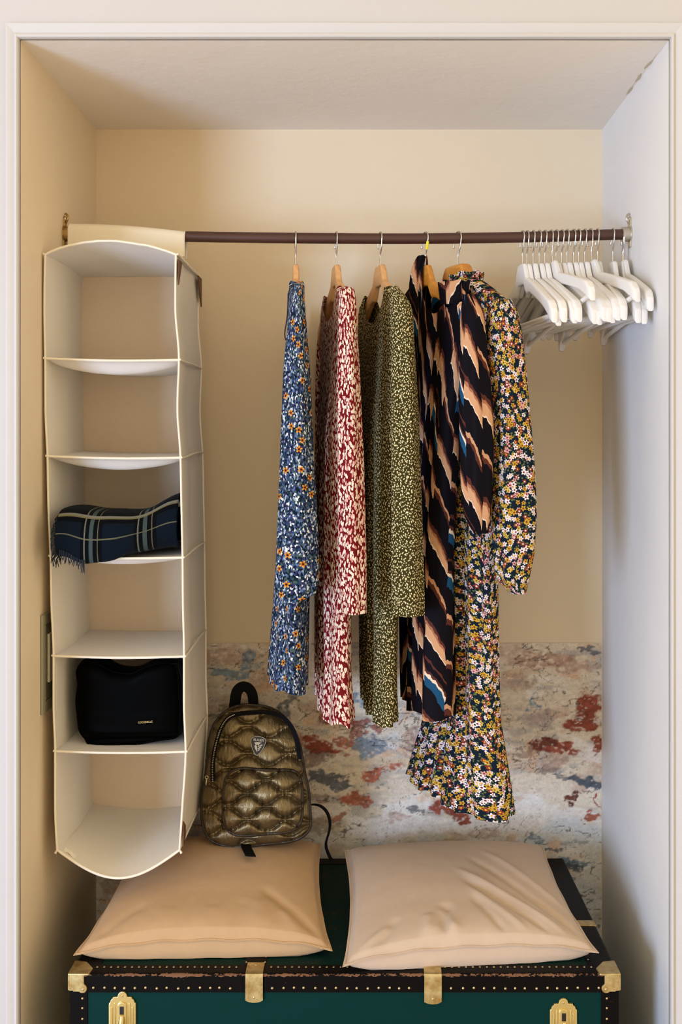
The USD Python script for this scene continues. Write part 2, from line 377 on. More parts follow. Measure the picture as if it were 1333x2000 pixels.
# ------------------------------------------------------------------ hangers (local: origin on the rail's axis, +y towards the back, -y near end)
NECK = -0.062
def hanger_profile(d, wide=0.017, drop=0.105):
    a = np.abs(d)
    top = np.where(a < wide, -0.002 * (a / wide) ** 4, 0)
    k = np.clip((a - wide) / 0.026, 0, 1); k = k * k * (3 - 2 * k)
    top = top - 0.030 * k - drop * np.clip((a - wide) / 0.2, 0, 1) ** 1.12
    top = top - 0.012 * ss(a, 0.2, 0.218)
    return top
def hanger_body(end_half=0.0125, neck_half=0.0072, wide=0.017, drop=0.105, depth=1.0, L=0.217, hscale=1.0):
    ds = np.unique(np.concatenate([np.linspace(-L, L, 70), np.linspace(-0.05, 0.05, 40), [-L + .002, L - .002]]))
    top = hanger_profile(ds, wide, drop)
    a = np.abs(ds)
    h = 0.048 - 0.016 * ss(a, 0.01, 0.07) + 0.010 * ss(a, 0.16, 0.205) - 0.006 * ss(a, 0.206, 0.217)
    h = h * (1 + (hscale - 1) * ss(a, .02, .06))
    t = neck_half + (end_half - neck_half) * ss(a, 0.05, 0.2) - 0.003 * ss(a, 0.209, 0.217)
    ang = np.arange(16) * 2 * PI / 16 + PI / 16
    sq = lambda c: np.sign(c) * np.abs(c) ** 0.45
    bow = 0.018 * (1 - (ds / L) ** 2) * 0    # flat
    pts = np.zeros((len(ds), 16, 3))
    pts[..., 0] = (t[:, None] * sq(np.cos(ang))[None]) + bow[:, None]
    pts[..., 1] = ds[:, None]
    pts[..., 2] = NECK + (top - h / 2)[:, None] + (h / 2)[:, None] * sq(np.sin(ang))[None]
    v, f = grid(pts, False, True)
    n = len(ds); v = np.vstack([v, pts[0].mean(0), pts[-1].mean(0)]); s = np.arange(16); s2 = (s + 1) % 16
    f = np.vstack([f[:, ::-1], np.stack([np.full(16, n * 16), s, s2], 1), np.stack([np.full(16, n * 16 + 1), (n - 1) * 16 + s2, (n - 1) * 16 + s], 1)])
    m = trimesh.Trimesh(v, f, process=False); m.fix_normals(); return m
def hook_path():
    r = 0.0148
    arc = [(0.0, -r * math.cos(q), r * math.sin(q)) for q in np.linspace(math.radians(-22), math.radians(192), 22)]
    pts = [(0, 0, NECK - 0.006), (0, 0, NECK + 0.012), (0, -0.0005, NECK + 0.022), (0, -0.006, -0.028), (0, -0.0115, -0.015)] + arc + [(0, r + 0.001, -0.012), (0, r + .003, -.021)]
    return smooth_path(pts, 70)
HOOK = tube(hook_path(), 0.0019, 8)
def barm(z=-0.142, L=0.196, r=0.0055):
    return tube([(0, -L, NECK + z), (0, -L * 0.5, NECK + z), (0, 0, NECK + z), (0, L * 0.5, NECK + z), (0, L, NECK + z)], r, 12)
def place(prim, x, rz, tilt=0.0, z=None):
    """writes translate / rotate ops on a hanger"""
    X = UsdGeom.Xformable(prim); X.ClearXformOpOrder()
    T = prim.GetAttribute('xformOp:translate')
    if T: T.Clear()
    X.AddTranslateOp().Set(Gf.Vec3d(float(x), RY, rodz(x) + (0 if z is None else z)))
    X.AddRotateZOp().Set(math.degrees(rz)); X.AddRotateXOp().Set(math.degrees(tilt))
def make_hanger(name, label, group, body, mbody, hook=M_steel, bar=True, mbar=None):
    t = thing(name, label, 'hanger', (0, 0, 0), group)
    obj('hanger_arms', body, mbody, t, smooth=50)
    obj('hook', HOOK, hook, t, smooth=True)
    if bar: obj('trouser_bar', barm(), mbar or mbody, t, smooth=50)
    return t
DRESS = [  # name, neck px, rotation (near end swings right)
    ('blue', 578, 0.10), ('red', 657, 0.20), ('green', 743, 0.27), ('black', 831, 0.42), ('multi', 895, 0.48)]
HN = {k: (PX(px, RD), r) for k, px, r in DRESS}
for k, lb, m, bd in (('blue', 'beech wood hanger seen edge-on, holding the blue floral dress', M_wood, hanger_body(L=.2)),
                 ('red', 'beech wood hanger holding the burgundy and cream leaf print dress', M_wood, hanger_body(L=.2)),
                 ('green', 'beech wood hanger holding the olive green speckled dress', M_wood, hanger_body(wide=0.02, L=.2)),
                 ('black', 'honey coloured wooden hanger with yellow tape on its hook', M_wood2, hanger_body(L=.2)),
                 ('multi', 'broad round-necked honey wood hanger holding the multicoloured floral dress', M_wood2, hanger_body(wide=0.03, neck_half=0.016, end_half=0.018, L=.2))):
    h = make_hanger('wooden_hanger', lb, None, bd, m)
    x, r = HN[k]
    if k == 'black':
        hp = hook_path(); hp = hp[(hp[:, 1] < 0) & (hp[:, 2] > -.027) & (hp[:, 2] < -.007)]; obj('tape', tube(hp, 0.0034, 8), M_yellow, h, label='yellow tape wrapped on the hook')
    place(h, x, r)

necks = [1021, 1030, 1042, 1054, 1065, 1077, 1087, 1098, 1108, 1121, 1131, 1143, 1154, 1168, 1198, 1217, 1226]
ends = [1080, 1090, 1099, 1120, 1128, 1142, 1160, 1170, 1178, 1187, 1194, 1203, 1229, 1215, 1244, 1256, 1278]
tilts = [0, .03, 0, .01, 0, -.17, .02, .03, .0, .01, .02, 0, -.15, 0, .03, .04, -.07]
ordw = ['first', 'second', 'third', 'fourth', 'fifth', 'sixth', 'seventh', 'eighth', 'ninth', 'tenth', 'eleventh', 'twelfth', 'thirteenth', 'fourteenth']
proto = None
WB = hanger_body(end_half=0.0095, neck_half=0.006, drop=.088, hscale=.82)
for i, (a, b, tl) in enumerate(zip(necks, ends, tilts)):
    xn = min(PX(a, RD), 0.594); De = 2.235
    xe = min(PX(b, De), 0.594)
    rz = math.asin(max(-.5, min(.5, (xe - xn) / 0.212)))
    lb = 'white painted wooden hanger, %s from the left in the bunch' % (ordw[i] if i < 14 else '')
    if i == 5: lb = 'white wooden hanger tipped up at its near end, sixth from the left in the bunch'
    if i == 12: lb = 'white wooden hanger lying tipped up over its neighbours, thirteenth from the left'
    if i == 14: lb = 'white wooden hanger just right of the gap in the bunch, third from the right wall'
    if i == 15: lb = 'white wooden hanger next to last before the right wall'
    if i == 16: lb = 'rightmost white wooden hanger, its shoulder close to the right wall'
    if proto is None:
        proto = make_hanger('white_hanger', lb, 'white wooden hangers at the right end of the rail', WB, M_white); place(proto, xn, rz, tl)
    else:
        p = UsdGeom.Xform.Define(stage, '/World/' + numbered('/World', 'white_hanger')).GetPrim()
        p.GetReferences().AddInternalReference(proto.GetPath()); p.SetInstanceable(True)
        X = UsdGeom.Xformable(p)
        p.CreateAttribute('xformOp:translate', Sdf.ValueTypeNames.Double3).Set(Gf.Vec3d(float(xn), RY, rodz(xn)))
        p.CreateAttribute('xformOp:rotateZ', Sdf.ValueTypeNames.Float).Set(math.degrees(rz))
        p.CreateAttribute('xformOp:rotateX', Sdf.ValueTypeNames.Float).Set(math.degrees(tl))
        setdata(p, lb, 'hanger', 'white wooden hangers at the right end of the rail')

# ------------------------------------------------------------------ fabrics (UV in metres)
def petals(g, uv, cell, R, n=5, depth=0.28, seed=0.0, rnd=0.9):
    v = g.mapv(uv, loc=(seed, seed * 1.7, 0))
    vo = g('voronoi_texture', dimensions='2D', feature='f1', vector=v, scale=1.0 / cell, randomness=rnd)
    d = (g('vector_math', math_type='subtract', vector1=v, vector2=(vo, 'position')), 'vector')
    s = g('separate_xyz', vector=d); c = g('separate_color', color=(vo, 'color'))
    ang = g.m('arctan2', (s, 'y'), (s, 'x'))
    ph = g.m('multiply_add', (c, 'r'), 6.28, ang)
    pet = g.m('cosine', g.m('multiply', ph, float(n)))
    lim = g.m('multiply_add', pet, R * depth, R * (1 - depth))
    dist = (vo, 'distance')
    return g.m('less_than', dist, lim), dist, (c, 'r'), (c, 'g'), (c, 'b')
def cloth(g, col, h=None, tr=0.01, rough=0.9):
    kw = dict(base_color=col, roughness=rough, specular_ior_level=0.04)
    if h: kw['normal'] = g.bump(h, 0.2, 0.001)
    d = g('principled_bsdf', **kw); t = g('translucent_bsdf', color=col)
    return g.out((g('mix_closure', fac=tr, closure1=(d, 'BSDF'), closure2=(t, 'BSDF')), 'closure'))
# blue: navy ground thick with small white, violet and green strokes and orange blooms
g = G('fabric_blue_floral'); uv = g.uv()
_, nc = g.noise(uv, 90, 2); 
wv = (g('mix_vector', fac=0.006, a=uv, b=nc), 'result')
vo = g('voronoi_texture', dimensions='2D', feature='f1', vector=g.mapv(wv, (1, 0.62, 1), rot=(0, 0, .5)), scale=380.0)
sc = g('separate_color', color=(vo, 'color'))
col = g.ramp((sc, 'r'), [(0, lin(20, 28, 46)), (.22, lin(48, 66, 98)), (.38, lin(24, 42, 50)), (.50, lin(84, 104, 142)), (.60, lin(70, 88, 84)), (.70, lin(150, 162, 176)), (.80, lin(210, 212, 210)), (.88, lin(54, 48, 84))], False)
m, d, r1, r2, r3 = petals(g, uv, 0.030, 0.27, 5, 0.3, 3.1)
on = g.m('multiply', m, g.m('greater_than', r2, 0.50))
oc = g.ramp(d, [(0, lin(70, 36, 20)), (.07, lin(120, 60, 24)), (.09, lin(206, 126, 36)), (.18, lin(222, 160, 66)), (.24, lin(120, 66, 30))], False)
col = g.mix(on, col, oc)
M_blue = cloth(g, col)
# burgundy with crowded cream leaves
g = G('fabric_burgundy_leaf'); uv = g.uv(); _, nc = g.noise(uv, 120, 2)
wv = (g('mix_vector', fac=0.007, a=uv, b=nc), 'result')
on, leaf = None, None
for sd, rt, scl in ((0.0, .6, 160.0), (3.3, -.55, 175.0)):
    vo = g('voronoi_texture', dimensions='2D', feature='f1', vector=g.mapv(wv, (1, 0.46, 1), loc=(sd, sd, 0), rot=(0, 0, rt)), scale=scl, randomness=.9)
    sc = g('separate_color', color=(vo, 'color'))
    o_ = g.m('multiply', g.m('less_than', (vo, 'distance'), g.m('multiply_add', (sc, 'b'), .14, .25)), g.m('greater_than', (sc, 'r'), .10))
    lf = g.ramp((sc, 'g'), [(0, lin(232, 214, 196)), (.4, lin(218, 172, 160)), (.6, lin(232, 216, 194)), (.85, lin(204, 146, 136))], False)
    leaf = lf if leaf is None else g.mix(o_, leaf, lf); on = o_ if on is None else g.m('maximum', on, o_)
M_red = cloth(g, g.mix(on, lin(108, 24, 28), leaf), None, .01)
# olive with cream specks
g = G('fabric_olive_speck'); uv = g.uv(); _, nc = g.noise(uv, 70, 2)
wv = (g('mix_vector', fac=0.008, a=uv, b=nc), 'result')
vo = g('voronoi_texture', dimensions='2D', feature='f1', vector=g.mapv(wv, (1, 0.72, 1), rot=(0, 0, .5)), scale=235.0, randomness=0.85)
sc = g('separate_color', color=(vo, 'color'))
on = g.m('less_than', (vo, 'distance'), g.m('multiply_add', (sc, 'r'), .12, .20))
M_olive = cloth(g, g.mix(on, lin(58, 51, 24), g.mix((sc, 'g'), lin(232, 218, 174), lin(204, 188, 138))), None, .01)
# black with brush strokes in tan, brown, cream and blue
g = G('fabric_brushstroke'); uv = g.uv()
f1, _ = g.noise(uv, 11, 2); f2, _ = g.noise(uv, 45, 3, .6); f3, _ = g.noise(g.mapv(uv, (1, .35, 1)), 14, 2)
s_ = g('separate_xyz', vector=uv)
ux = g.m('multiply_add', f1, .018, (s_, 'x'))
pleat = g.m('pingpong', g.m('multiply', (s_, 'x'), 190.0), 1.0)
cu = g.m('multiply', ux, 24.0); ci = g.m('floor', cu)
wn = (g('white_noise_texture', dimensions='1D', w=ci), 'value')
sg = g.m('multiply_add', g.m('greater_than', wn, .30), 2.0, -1.0)
bend = g.m('power', g.m('fraction', cu), 1.6)
tt = g.m('add', g.m('multiply', (s_, 'y'), 9.6), g.m('multiply', g.m('multiply', bend, sg), .62))
tt = g.m('add', tt, g.m('multiply_add', wn, 3.7, g.m('multiply_add', f2, .16, g.m('multiply', pleat, .03))))
fr = g.m('fraction', tt); bi = g.m('floor', tt)
idv = (g('combine_xyz', x=ci, y=bi, z=0.0), 'vector')
pk = (g('white_noise_texture', dimensions='2D', vector=idv), 'value')
dark = lin(17, 14, 20)
rA = g.ramp(fr, [(0, dark), (.36, lin(222, 200, 176)), (.40, lin(198, 150, 112)), (.64, lin(160, 106, 76)), (.72, lin(84, 44, 36)), (.82, dark)], False)
rB = g.ramp(fr, [(0, dark), (.34, lin(28, 72, 106)), (.56, lin(220, 200, 176)), (.64, lin(84, 44, 36)), (.72, dark), (.90, lin(84, 44, 36)), (.97, dark)], False)
rC = g.ramp(fr, [(0, dark), (.50, lin(84, 44, 36)), (.62, lin(190, 140, 104)), (.72, dark)], False)
col = g.mix(g.m('greater_than', pk, .55), rA, g.mix(g.m('greater_than', pk, .80), rB, rC))
M_black = cloth(g, col, pleat, .03, .6)
# dark ground crowded with small flowers
g = G('fabric_multi_floral'); uv = g.uv()
base = lin(22, 32, 44); col = base
pal = [(0, lin(188, 146, 48)), (.22, lin(214, 204, 212)), (.40, lin(134, 56, 40)), (.60, lin(204, 174, 80)), (.74, lin(222, 214, 214)), (.90, lin(200, 150, 150))]
cen = [(0, lin(110, 60, 30)), (.26, lin(206, 160, 60)), (.46, lin(238, 214, 206)), (.60, lin(120, 80, 30)), (.74, lin(120, 46, 60)), (.88, lin(130, 50, 40))]
vo = g('voronoi_texture', dimensions='2D', feature='f1', vector=uv, scale=190.0)
sc = g('separate_color', color=(vo, 'color'))
lf = g.m('multiply', g.m('less_than', (vo, 'distance'), .36), g.m('greater_than', (sc, 'r'), .62))
col = g.mix(lf, base, lin(92, 104, 62))
for cell, R, sd in ((0.0115, .50, 1.3), (0.0132, .46, 5.7), (0.0165, .43, 9.2)):
    m, d, r1, r2, r3 = petals(g, uv, cell, R * .92, 5, 0.24, sd)
    on = g.m('multiply', m, g.m('greater_than', r3, 0.36))
    pc = g.ramp(r2, pal, False); cc = g.ramp(r2, cen, False)
    fl = g.mix(g.m('less_than', d, R * .27), pc, cc)
    col = g.mix(on, col, fl)
M_multi = cloth(g, col, None, .01)

# ------------------------------------------------------------------ garments
def loop_body(hk, top_d, dn, dips, hem, rows=130, nS=50, drop=0.105, wide=0.017, folds=5, famp=0.008, seed=0, hemwave=0.006, flare=None, fuller=0.0, nc=0.0, lift=.004, shoulder_half=0.0175):
    """A dress body hung on hanger hk. top_d = (far, near) reach of its shoulders from the neck; dn = half width of the neck opening; dips = neckline drop (side 0, side 1);
    hem = list of (z, far (x, y), near (x, y), half thickness far, half thickness near) from the bust down."""
    x0, rz = HN[hk]; zn = rodz(x0) + NECK
    u = np.array([math.sin(rz), -math.cos(rz)]); o = np.array([x0, RY])
    A0, B0 = o - u * top_d[0], o + u * top_d[1]
    s = np.linspace(0, 1, nS); t = np.concatenate([s, s[::-1][1:-1]]); side = np.concatenate([np.ones(nS), -np.ones(nS - 2)])
    se = 0.5 - 0.5 * np.cos(PI * t); se = 0.5 * t + 0.5 * se
    d = -top_d[0] + se * (top_d[0] + top_d[1])
    az = hanger_profile(d, wide, drop) + lift
    dd = d - nc
    azl, azr = hanger_profile(np.array([nc - dn, nc + dn]), wide, drop) + lift; azn = min(azl, azr)
    dip = np.where(side > 0, dips[0], dips[1])
    inside = np.abs(dd) < dn
    zt = zn + np.where(inside, azl + (azr - azl) * np.clip((dd + dn) / (2 * dn), 0, 1) - dip * np.sqrt(np.clip(1 - (dd / dn) ** 2, 0, 1)), az) - 0.01 * ss(np.abs(2 * se - 1), .9, 1)
    hz = np.array([h[0] for h in hem]); zs0 = zn + azn - 0.02
    keyz = np.concatenate([[zs0 + 0.02, zn - 0.165], hz])
    def key(fn, first): return np.array([first, None, *[fn(h) for h in hem]], dtype=object)
    Fx = [A0[0], A0[0] + .06 * (hem[0][1][0] - A0[0])] + [h[1][0] for h in hem]; Fy = [A0[1], A0[1] + .06 * (hem[0][1][1] - A0[1])] + [h[1][1] for h in hem]
    Nx = [B0[0], B0[0] + .06 * (hem[0][2][0] - B0[0])] + [h[2][0] for h in hem]; Ny = [B0[1], B0[1] + .06 * (hem[0][2][1] - B0[1])] + [h[2][1] for h in hem]
    Tf = [shoulder_half, max(shoulder_half, .7 * hem[0][3])] + [h[3] for h in hem]; Tn = [shoulder_half, max(shoulder_half, .7 * hem[0][4])] + [h[4] for h in hem]
    ip = lambda z, a: np.interp(-z, -keyz, np.array(a, float))
    v = np.linspace(0, 1, rows); v = v ** 1.5
    ph = np.random.default_rng(seed).random(6) * 6.28
    zb = hz[-1] + hemwave * np.sin(t * 2 * PI * 3 * 1.0 + ph[0]) * side
    Z = zt[None] + (zb - zt)[None] * v[:, None]
    k = np.clip(1 - np.abs(2 * se - 1) ** 3.2, 0, 1) ** 0.5
    fx, fy, nx, ny, tfv, tnv = (ip(Z, q) for q in (Fx, Fy, Nx, Ny, Tf, Tn))
    th = tfv + (tnv - tfv) * se[None]
    n2 = np.stack([(ny - fy), -(nx - fx)], -1); n2 /= np.linalg.norm(n2, axis=-1, keepdims=True)   # to the left of far->near ... flipped below
    if n2[0, 0, 0] > 0: n2 = -n2                                                                     # side +1 faces left
    amp = famp * ss(v, 0.08, 0.6)[:, None] * (0.5 + 0.5 * np.sin(PI * np.clip(se, .0, 1)))[None]
    w = np.sin(2 * PI * folds * se[None] + ph[1] + 1.2 * np.sin(v * 3)[:, None] + np.where(side > 0, 0, 1.9)[None]) + 0.5 * np.sin(2 * PI * (folds * 1.7) * se[None] + ph[2] - 2 * v[:, None])
    open_ = 1 - ss(np.abs(dd), dn - .004, dn + .012)[None]
    roof = np.sqrt(np.clip(v / .008, 0, 1))[:, None]
    full = np.where(side > 0, 1.0, 1 + fuller * (ss(v, .1, .4) * ss(v, .97, .6))[:, None] * (4 * se * (1 - se))[None] * (1 - se)[None])
    off = th * k[None] * side[None] * full * (roof + (1 - roof) * open_) + amp * w * 0.8
    px = fx + (nx - fx) * se[None] + n2[..., 0] * off
    py = fy + (ny - fy) * se[None] + n2[..., 1] * off
    # round bulge of the near and far ends
    pts = np.stack([px, py, Z], -1)
    per = np.concatenate([[0], np.cumsum(np.linalg.norm(np.diff(pts[rows // 2], axis=0), axis=1))])
    vert = np.concatenate([[0], np.cumsum(np.linalg.norm(np.diff(pts[:, nS // 2], axis=0), axis=1))])
    pts = np.concatenate([pts, pts[:, :1]], 1)                     # seam
    L = per[-1] + np.linalg.norm(pts[rows // 2, 0] - pts[rows // 2, -2])
    U = np.concatenate([per, [L]])[None] + 0 * pts[..., 0]; Vv = np.broadcast_to(vert[:, None], U.shape)
    me = grid(pts)
    return me, np.stack([U, -Vv], -1).reshape(-1, 2)
def sleeve_px(levels, D, depth, n=26, rows=90, fold=0.004, k=4, seed=0, cap=0.02, rot=0.0, hem=0.0):
    """A hanging sleeve. levels: (py, left px, right px) of what the camera sees at distance D; depth: half depth (number or per level)."""
    lv = np.array([l[:3] for l in levels], float); py = np.linspace(lv[0, 0], lv[-1, 0], rows)
    xl, xr = np.interp(py, lv[:, 0], lv[:, 1]), np.interp(py, lv[:, 0], lv[:, 2])
    ker = np.ones(5) / 5; sm = lambda a: np.concatenate([a[:2], np.convolve(a, ker, 'valid'), a[-2:]])
    xl, xr = sm(xl), sm(xr)
    Dv = np.broadcast_to(np.interp(py, lv[:, 0], D) if np.ndim(D) else D, py.shape)
    dp = np.interp(py, lv[:, 0], depth) if np.ndim(depth) else np.full(rows, depth)
    t = (py - py[0]) / (py[-1] - py[0]); dp = dp * np.sqrt(np.clip(t / 0.06, 0.15, 1))
    ang = np.linspace(0, 2 * PI, n + 1)
    cxp, hw = (xl + xr) / 2, (xr - xl) / 2
    ph = np.random.default_rng(seed + 50).random(4) * 6.28
    w = 1 + (fold / np.maximum(hw * Dv / F, .01))[:, None] * np.sin(k * ang[None] + ph[0] + 2 * t[:, None]) * ss(t, .05, .3)[:, None]
    X = (PX(cxp, Dv))[:, None] + (hw * Dv / F)[:, None] * np.cos(ang)[None] * w + 0 * t[:, None]
    Y = (Dv + CAMY)[:, None] + dp[:, None] * np.sin(ang)[None] * w + rot * (X - PX(cxp, Dv)[:, None])
    Z = PZ(py, Dv)[:, None] + 0 * X + hem * np.sin(2 * ang + ph[1])[None] * ss(t, .8, 1)[:, None]
    Z[0] -= 0.0
    pts = np.stack([X, Y, Z], -1)
    per = np.concatenate([[0], np.cumsum(np.linalg.norm(np.diff(pts[rows // 2], axis=0), axis=1))])
    v, f = grid(pts)
    # close the top
    c = pts[0].mean(0); i = len(v); v = np.vstack([v, c]); f = np.vstack([f, np.array([[i, j, j + 1] for j in range(n)])])
    uv = np.stack([per[None] + 0 * X + .37 * (seed + 1), Z], -1).reshape(-1, 2); uv = np.vstack([uv, uv[:1]])
    return (v, f), uv
def wear(name, label, parts, catg='dress'):
    allv = np.vstack([p[1][0][0] for p in parts]); b = ((allv[:, 0].min() + allv[:, 0].max()) / 2, RY, allv[:, 2].min())
    t = thing(name, label, catg, b)
    for nm, (me, uv), mat in parts: obj(nm, me, mat, t, smooth=True, uv=uv)
    return t
def pt(px, D): return (PX(px, D), D + CAMY)
# blue dress
b1 = loop_body('blue', (.17, .165), .06, (.05, .03), [(1.62, pt(567, 2.58), pt(580, 2.28), .018, .026), (1.32, pt(560, 2.58), pt(578, 2.27), .026, .032), (1.066, pt(548, 2.57), pt(573, 2.28), .034, .040)], seed=1, famp=.006, fuller=0.8)
s1 = sleeve_px([(556, 576, 592), (600, 566, 597), (700, 557, 603), (900, 549, 612), (1060, 543, 620), (1140, 540, 622), (1166, 541, 616)], 2.225, .03, seed=1, fold=.003, hem=.008)
s1b = sleeve_px([(610, 566, 590), (800, 558, 598), (1100, 552, 604)], 2.63, .02, seed=2)
tb = wear('hanging_dress', 'blue ditsy floral dress with orange blooms, leftmost garment on the rail', [('dress_body', b1, M_blue), ('sleeve', s1, M_blue), ('sleeve', s1b, M_blue)])
M_cord = plain('cord_navy', lin(26, 24, 44), 0.8)
obj('hanger_loop', tube(smooth_path([P(574, 556, 2.27), P(566, 566, 2.25), P(562, 610, 2.235), P(558, 640, 2.235), P(558, 662, 2.235), P(561, 668, 2.235), P(563, 640, 2.235), P(567, 620, 2.235), P(571, 580, 2.25), P(575, 558, 2.27)], 50), .0013, 6), M_cord, tb, label='dark navy cord loop')
# burgundy dress
b2 = loop_body('red', (.185, .165), .085, (.07, .05), [(1.62, pt(630, 2.62), pt(668, 2.29), .020, .028), (1.30, pt(628, 2.62), pt(669, 2.27), .024, .027), (1.10, pt(630, 2.62), pt(670, 2.26), .024, .028), (1.004, pt(632, 2.62), pt(672, 2.25), .026, .036)], seed=2, famp=.007, fuller=1.1)
s2 = sleeve_px([(563, 664, 692), (590, 661, 698), (640, 661, 698), (900, 662, 709), (1100, 664, 714), (1197, 670, 714)], 2.215, .028, seed=3, fold=.003)
s2b = sleeve_px([(612, 628, 644), (660, 620, 640), (900, 618, 642), (1120, 618, 644)], 2.66, .02, seed=4)
wear('hanging_dress', 'burgundy and cream leaf print dress, second garment from the left', [('dress_body', b2, M_red), ('sleeve', s2, M_red), ('sleeve', s2b, M_red)])
# olive dress
b3 = loop_body('green', (.19, .17), .085, (.075, .05), [(1.62, pt(716, 2.62), pt(766, 2.30), .024, .028), (1.30, pt(716, 2.62), pt(764, 2.28), .026, .027), (1.10, pt(718, 2.62), pt(762, 2.27), .026, .026), (1.0, pt(722, 2.62), pt(761, 2.255), .026, .030)], seed=3, famp=.008, folds=6, wide=.02, fuller=0.6)
s3 = sleeve_px([(560, 762, 778), (585, 762, 800), (610, 762, 808), (800, 765, 818), (1000, 766, 824), (1150, 766, 828), (1201, 767, 828)], 2.215, .03, seed=5, fold=.003)
s3b = sleeve_px([(600, 702, 722), (660, 700, 722), (900, 699, 724), (1150, 699, 726)], 2.66, .02, seed=6)
wear('hanging_dress', 'olive green dress with small cream specks, third garment from the left', [('dress_body', b3, M_olive), ('sleeve', s3, M_olive), ('sleeve', s3b, M_olive)])
# black brush-stroke dress
b4 = loop_body('black', (.20, .207), .062, (.075, .04), [(1.66, pt(800, 2.57), pt(885, 2.27), .024, .040), (1.36, pt(790, 2.57), pt(868, 2.27), .026, .044), (1.02, pt(800, 2.56), pt(862, 2.25), .028, .053)], seed=4, famp=.009, folds=6, nc=.058)
s4 = sleeve_px([(575, 905, 932), (610, 900, 946), (700, 896, 953), (800, 896, 964), (880, 898, 966), (960, 902, 963), (1005, 908, 960), (1030, 920, 955), (1042, 925, 950)], 2.175, (.014, .03, .034, .04, .04, .034, .026, .014, .008), seed=7, fold=.003, k=6)
tbk = wear('hanging_dress', 'black dress with tan, cream and blue brush strokes, second garment from the right', [('dress_body', b4, M_black), ('sleeve', s4, M_black)])
# collar and the tie draped over the far arm
x0, rz = HN['black']; zn = rodz(x0) + NECK
uu = np.array([math.sin(rz), -math.cos(rz), 0]); nn = np.array([-math.cos(rz), -math.sin(rz), 0]); oo = np.array([x0, RY, 0])
def collar(hk, half, thick, zc, hgt, rows=10, n=48, flare=0.006, front=0.0):
    x0, rz = HN[hk]; uu = np.array([math.sin(rz), -math.cos(rz), 0]); nn = np.array([-math.cos(rz), -math.sin(rz), 0]); oo = np.array([x0, RY, 0])
    a = np.linspace(0, 2 * PI, n + 1); q = np.linspace(0, 1, rows)
    fr = 1 + 0.05 * np.sin(11 * a) + .04 * np.sin(17 * a + 1)
    R = (half + flare * q[:, None]) * fr[None]; T = (thick + flare * q[:, None]) * fr[None]
    p = oo + uu * (front + R * np.cos(a))[..., None] + nn * (T * np.sin(a))[..., None]
    p[..., 2] = zc + hgt * q[:, None] + 0.0022 * np.sin(6 * a + 1)[None] * q[:, None]
    U = a[None] * half + 0 * q[:, None]
    return grid(p), np.stack([U, np.broadcast_to(hgt * q[:, None] + 1, U.shape)], -1).reshape(-1, 2)
me, uv = collar('black', .030, .027, zn - .108, .050, front=.135)
obj('collar', me, M_black, tbk, smooth=True, uv=uv)
def drape(top_c, half_u, lw, pxs, D0):
    pass
q = np.linspace(0, 1, 60)
over = smooth_path([P(815, 800, 2.43), P(814, 700, 2.425), P(813, 600, 2.42), P(813, 545, 2.417), P(820, 510, 2.42), P(826, 499, 2.434), P(829, 507, 2.452), P(829, 560, 2.50), P(826, 640, 2.525), P(824, 760, 2.525)], 90)
wd = np.array([math.cos(.25), -math.sin(.25), 0])
wdt = np.interp(np.arange(90), [0, 25, 40, 50, 60, 89], [.034, .038, .026, .014, .017, .02])
pr = over[:, None] + wd[None, None] * (wdt[:, None] * np.linspace(-.5, .5, 8)[None])[..., None]
pr[..., 1] += .004 * np.sin(np.linspace(0, 3 * PI, 8))[None]
v, f = sheet(pr, .0022); uvn = np.tile(np.stack([np.broadcast_to(np.linspace(0, .05, 8)[None], (90, 8)) + .21, np.broadcast_to((np.arange(90) * .0085)[:, None], (90, 8))], -1).reshape(-1, 2), (2, 1))
obj('neck_tie', (v, f), M_black, tbk, smooth=True, uv=uvn, label='long neck tie draped over the hanger arm')
# multicoloured dress
b5 = loop_body('multi', (.205, .205), .055, (.02, .012), [(1.66, pt(830, 2.55), pt(962, 2.29), .024, .034), (1.36, pt(835, 2.56), pt(958, 2.28), .026, .046), (1.05, pt(850, 2.57), pt(960, 2.27), .030, .048), (1.0, pt(850, 2.57), pt(962, 2.265), .030, .050), (0.806, pt(800, 2.60), pt(988, 2.25), .036, .072)], seed=5, famp=.010, folds=7, wide=.03, hemwave=.004, shoulder_half=.027, lift=.010)
s5 = sleeve_px([(585, 965, 1000), (610, 950, 1014), (660, 950, 1022), (800, 960, 1034), (900, 962, 1044), (1000, 964, 1050), (1080, 966, 1046), (1130, 972, 1036), (1150, 988, 1030), (1160, 1004, 1026)], 2.20, (.015, .028, .034, .04, .044, .046, .044, .034, .018, .010), seed=9, fold=.004, k=5)
tm = wear('hanging_dress', 'long dress crowded with yellow, white and rust flowers, rightmost garment', [('dress_body', b5, M_multi), ('sleeve', s5, M_multi)])
x5, _ = HN['multi']; zn5 = rodz(x5) + NECK
me, uv = collar('multi', .046, .026, zn5 - .072, .046, front=.035)
obj('ruffle_collar', me, M_multi, tm, smooth=True, uv=uv)

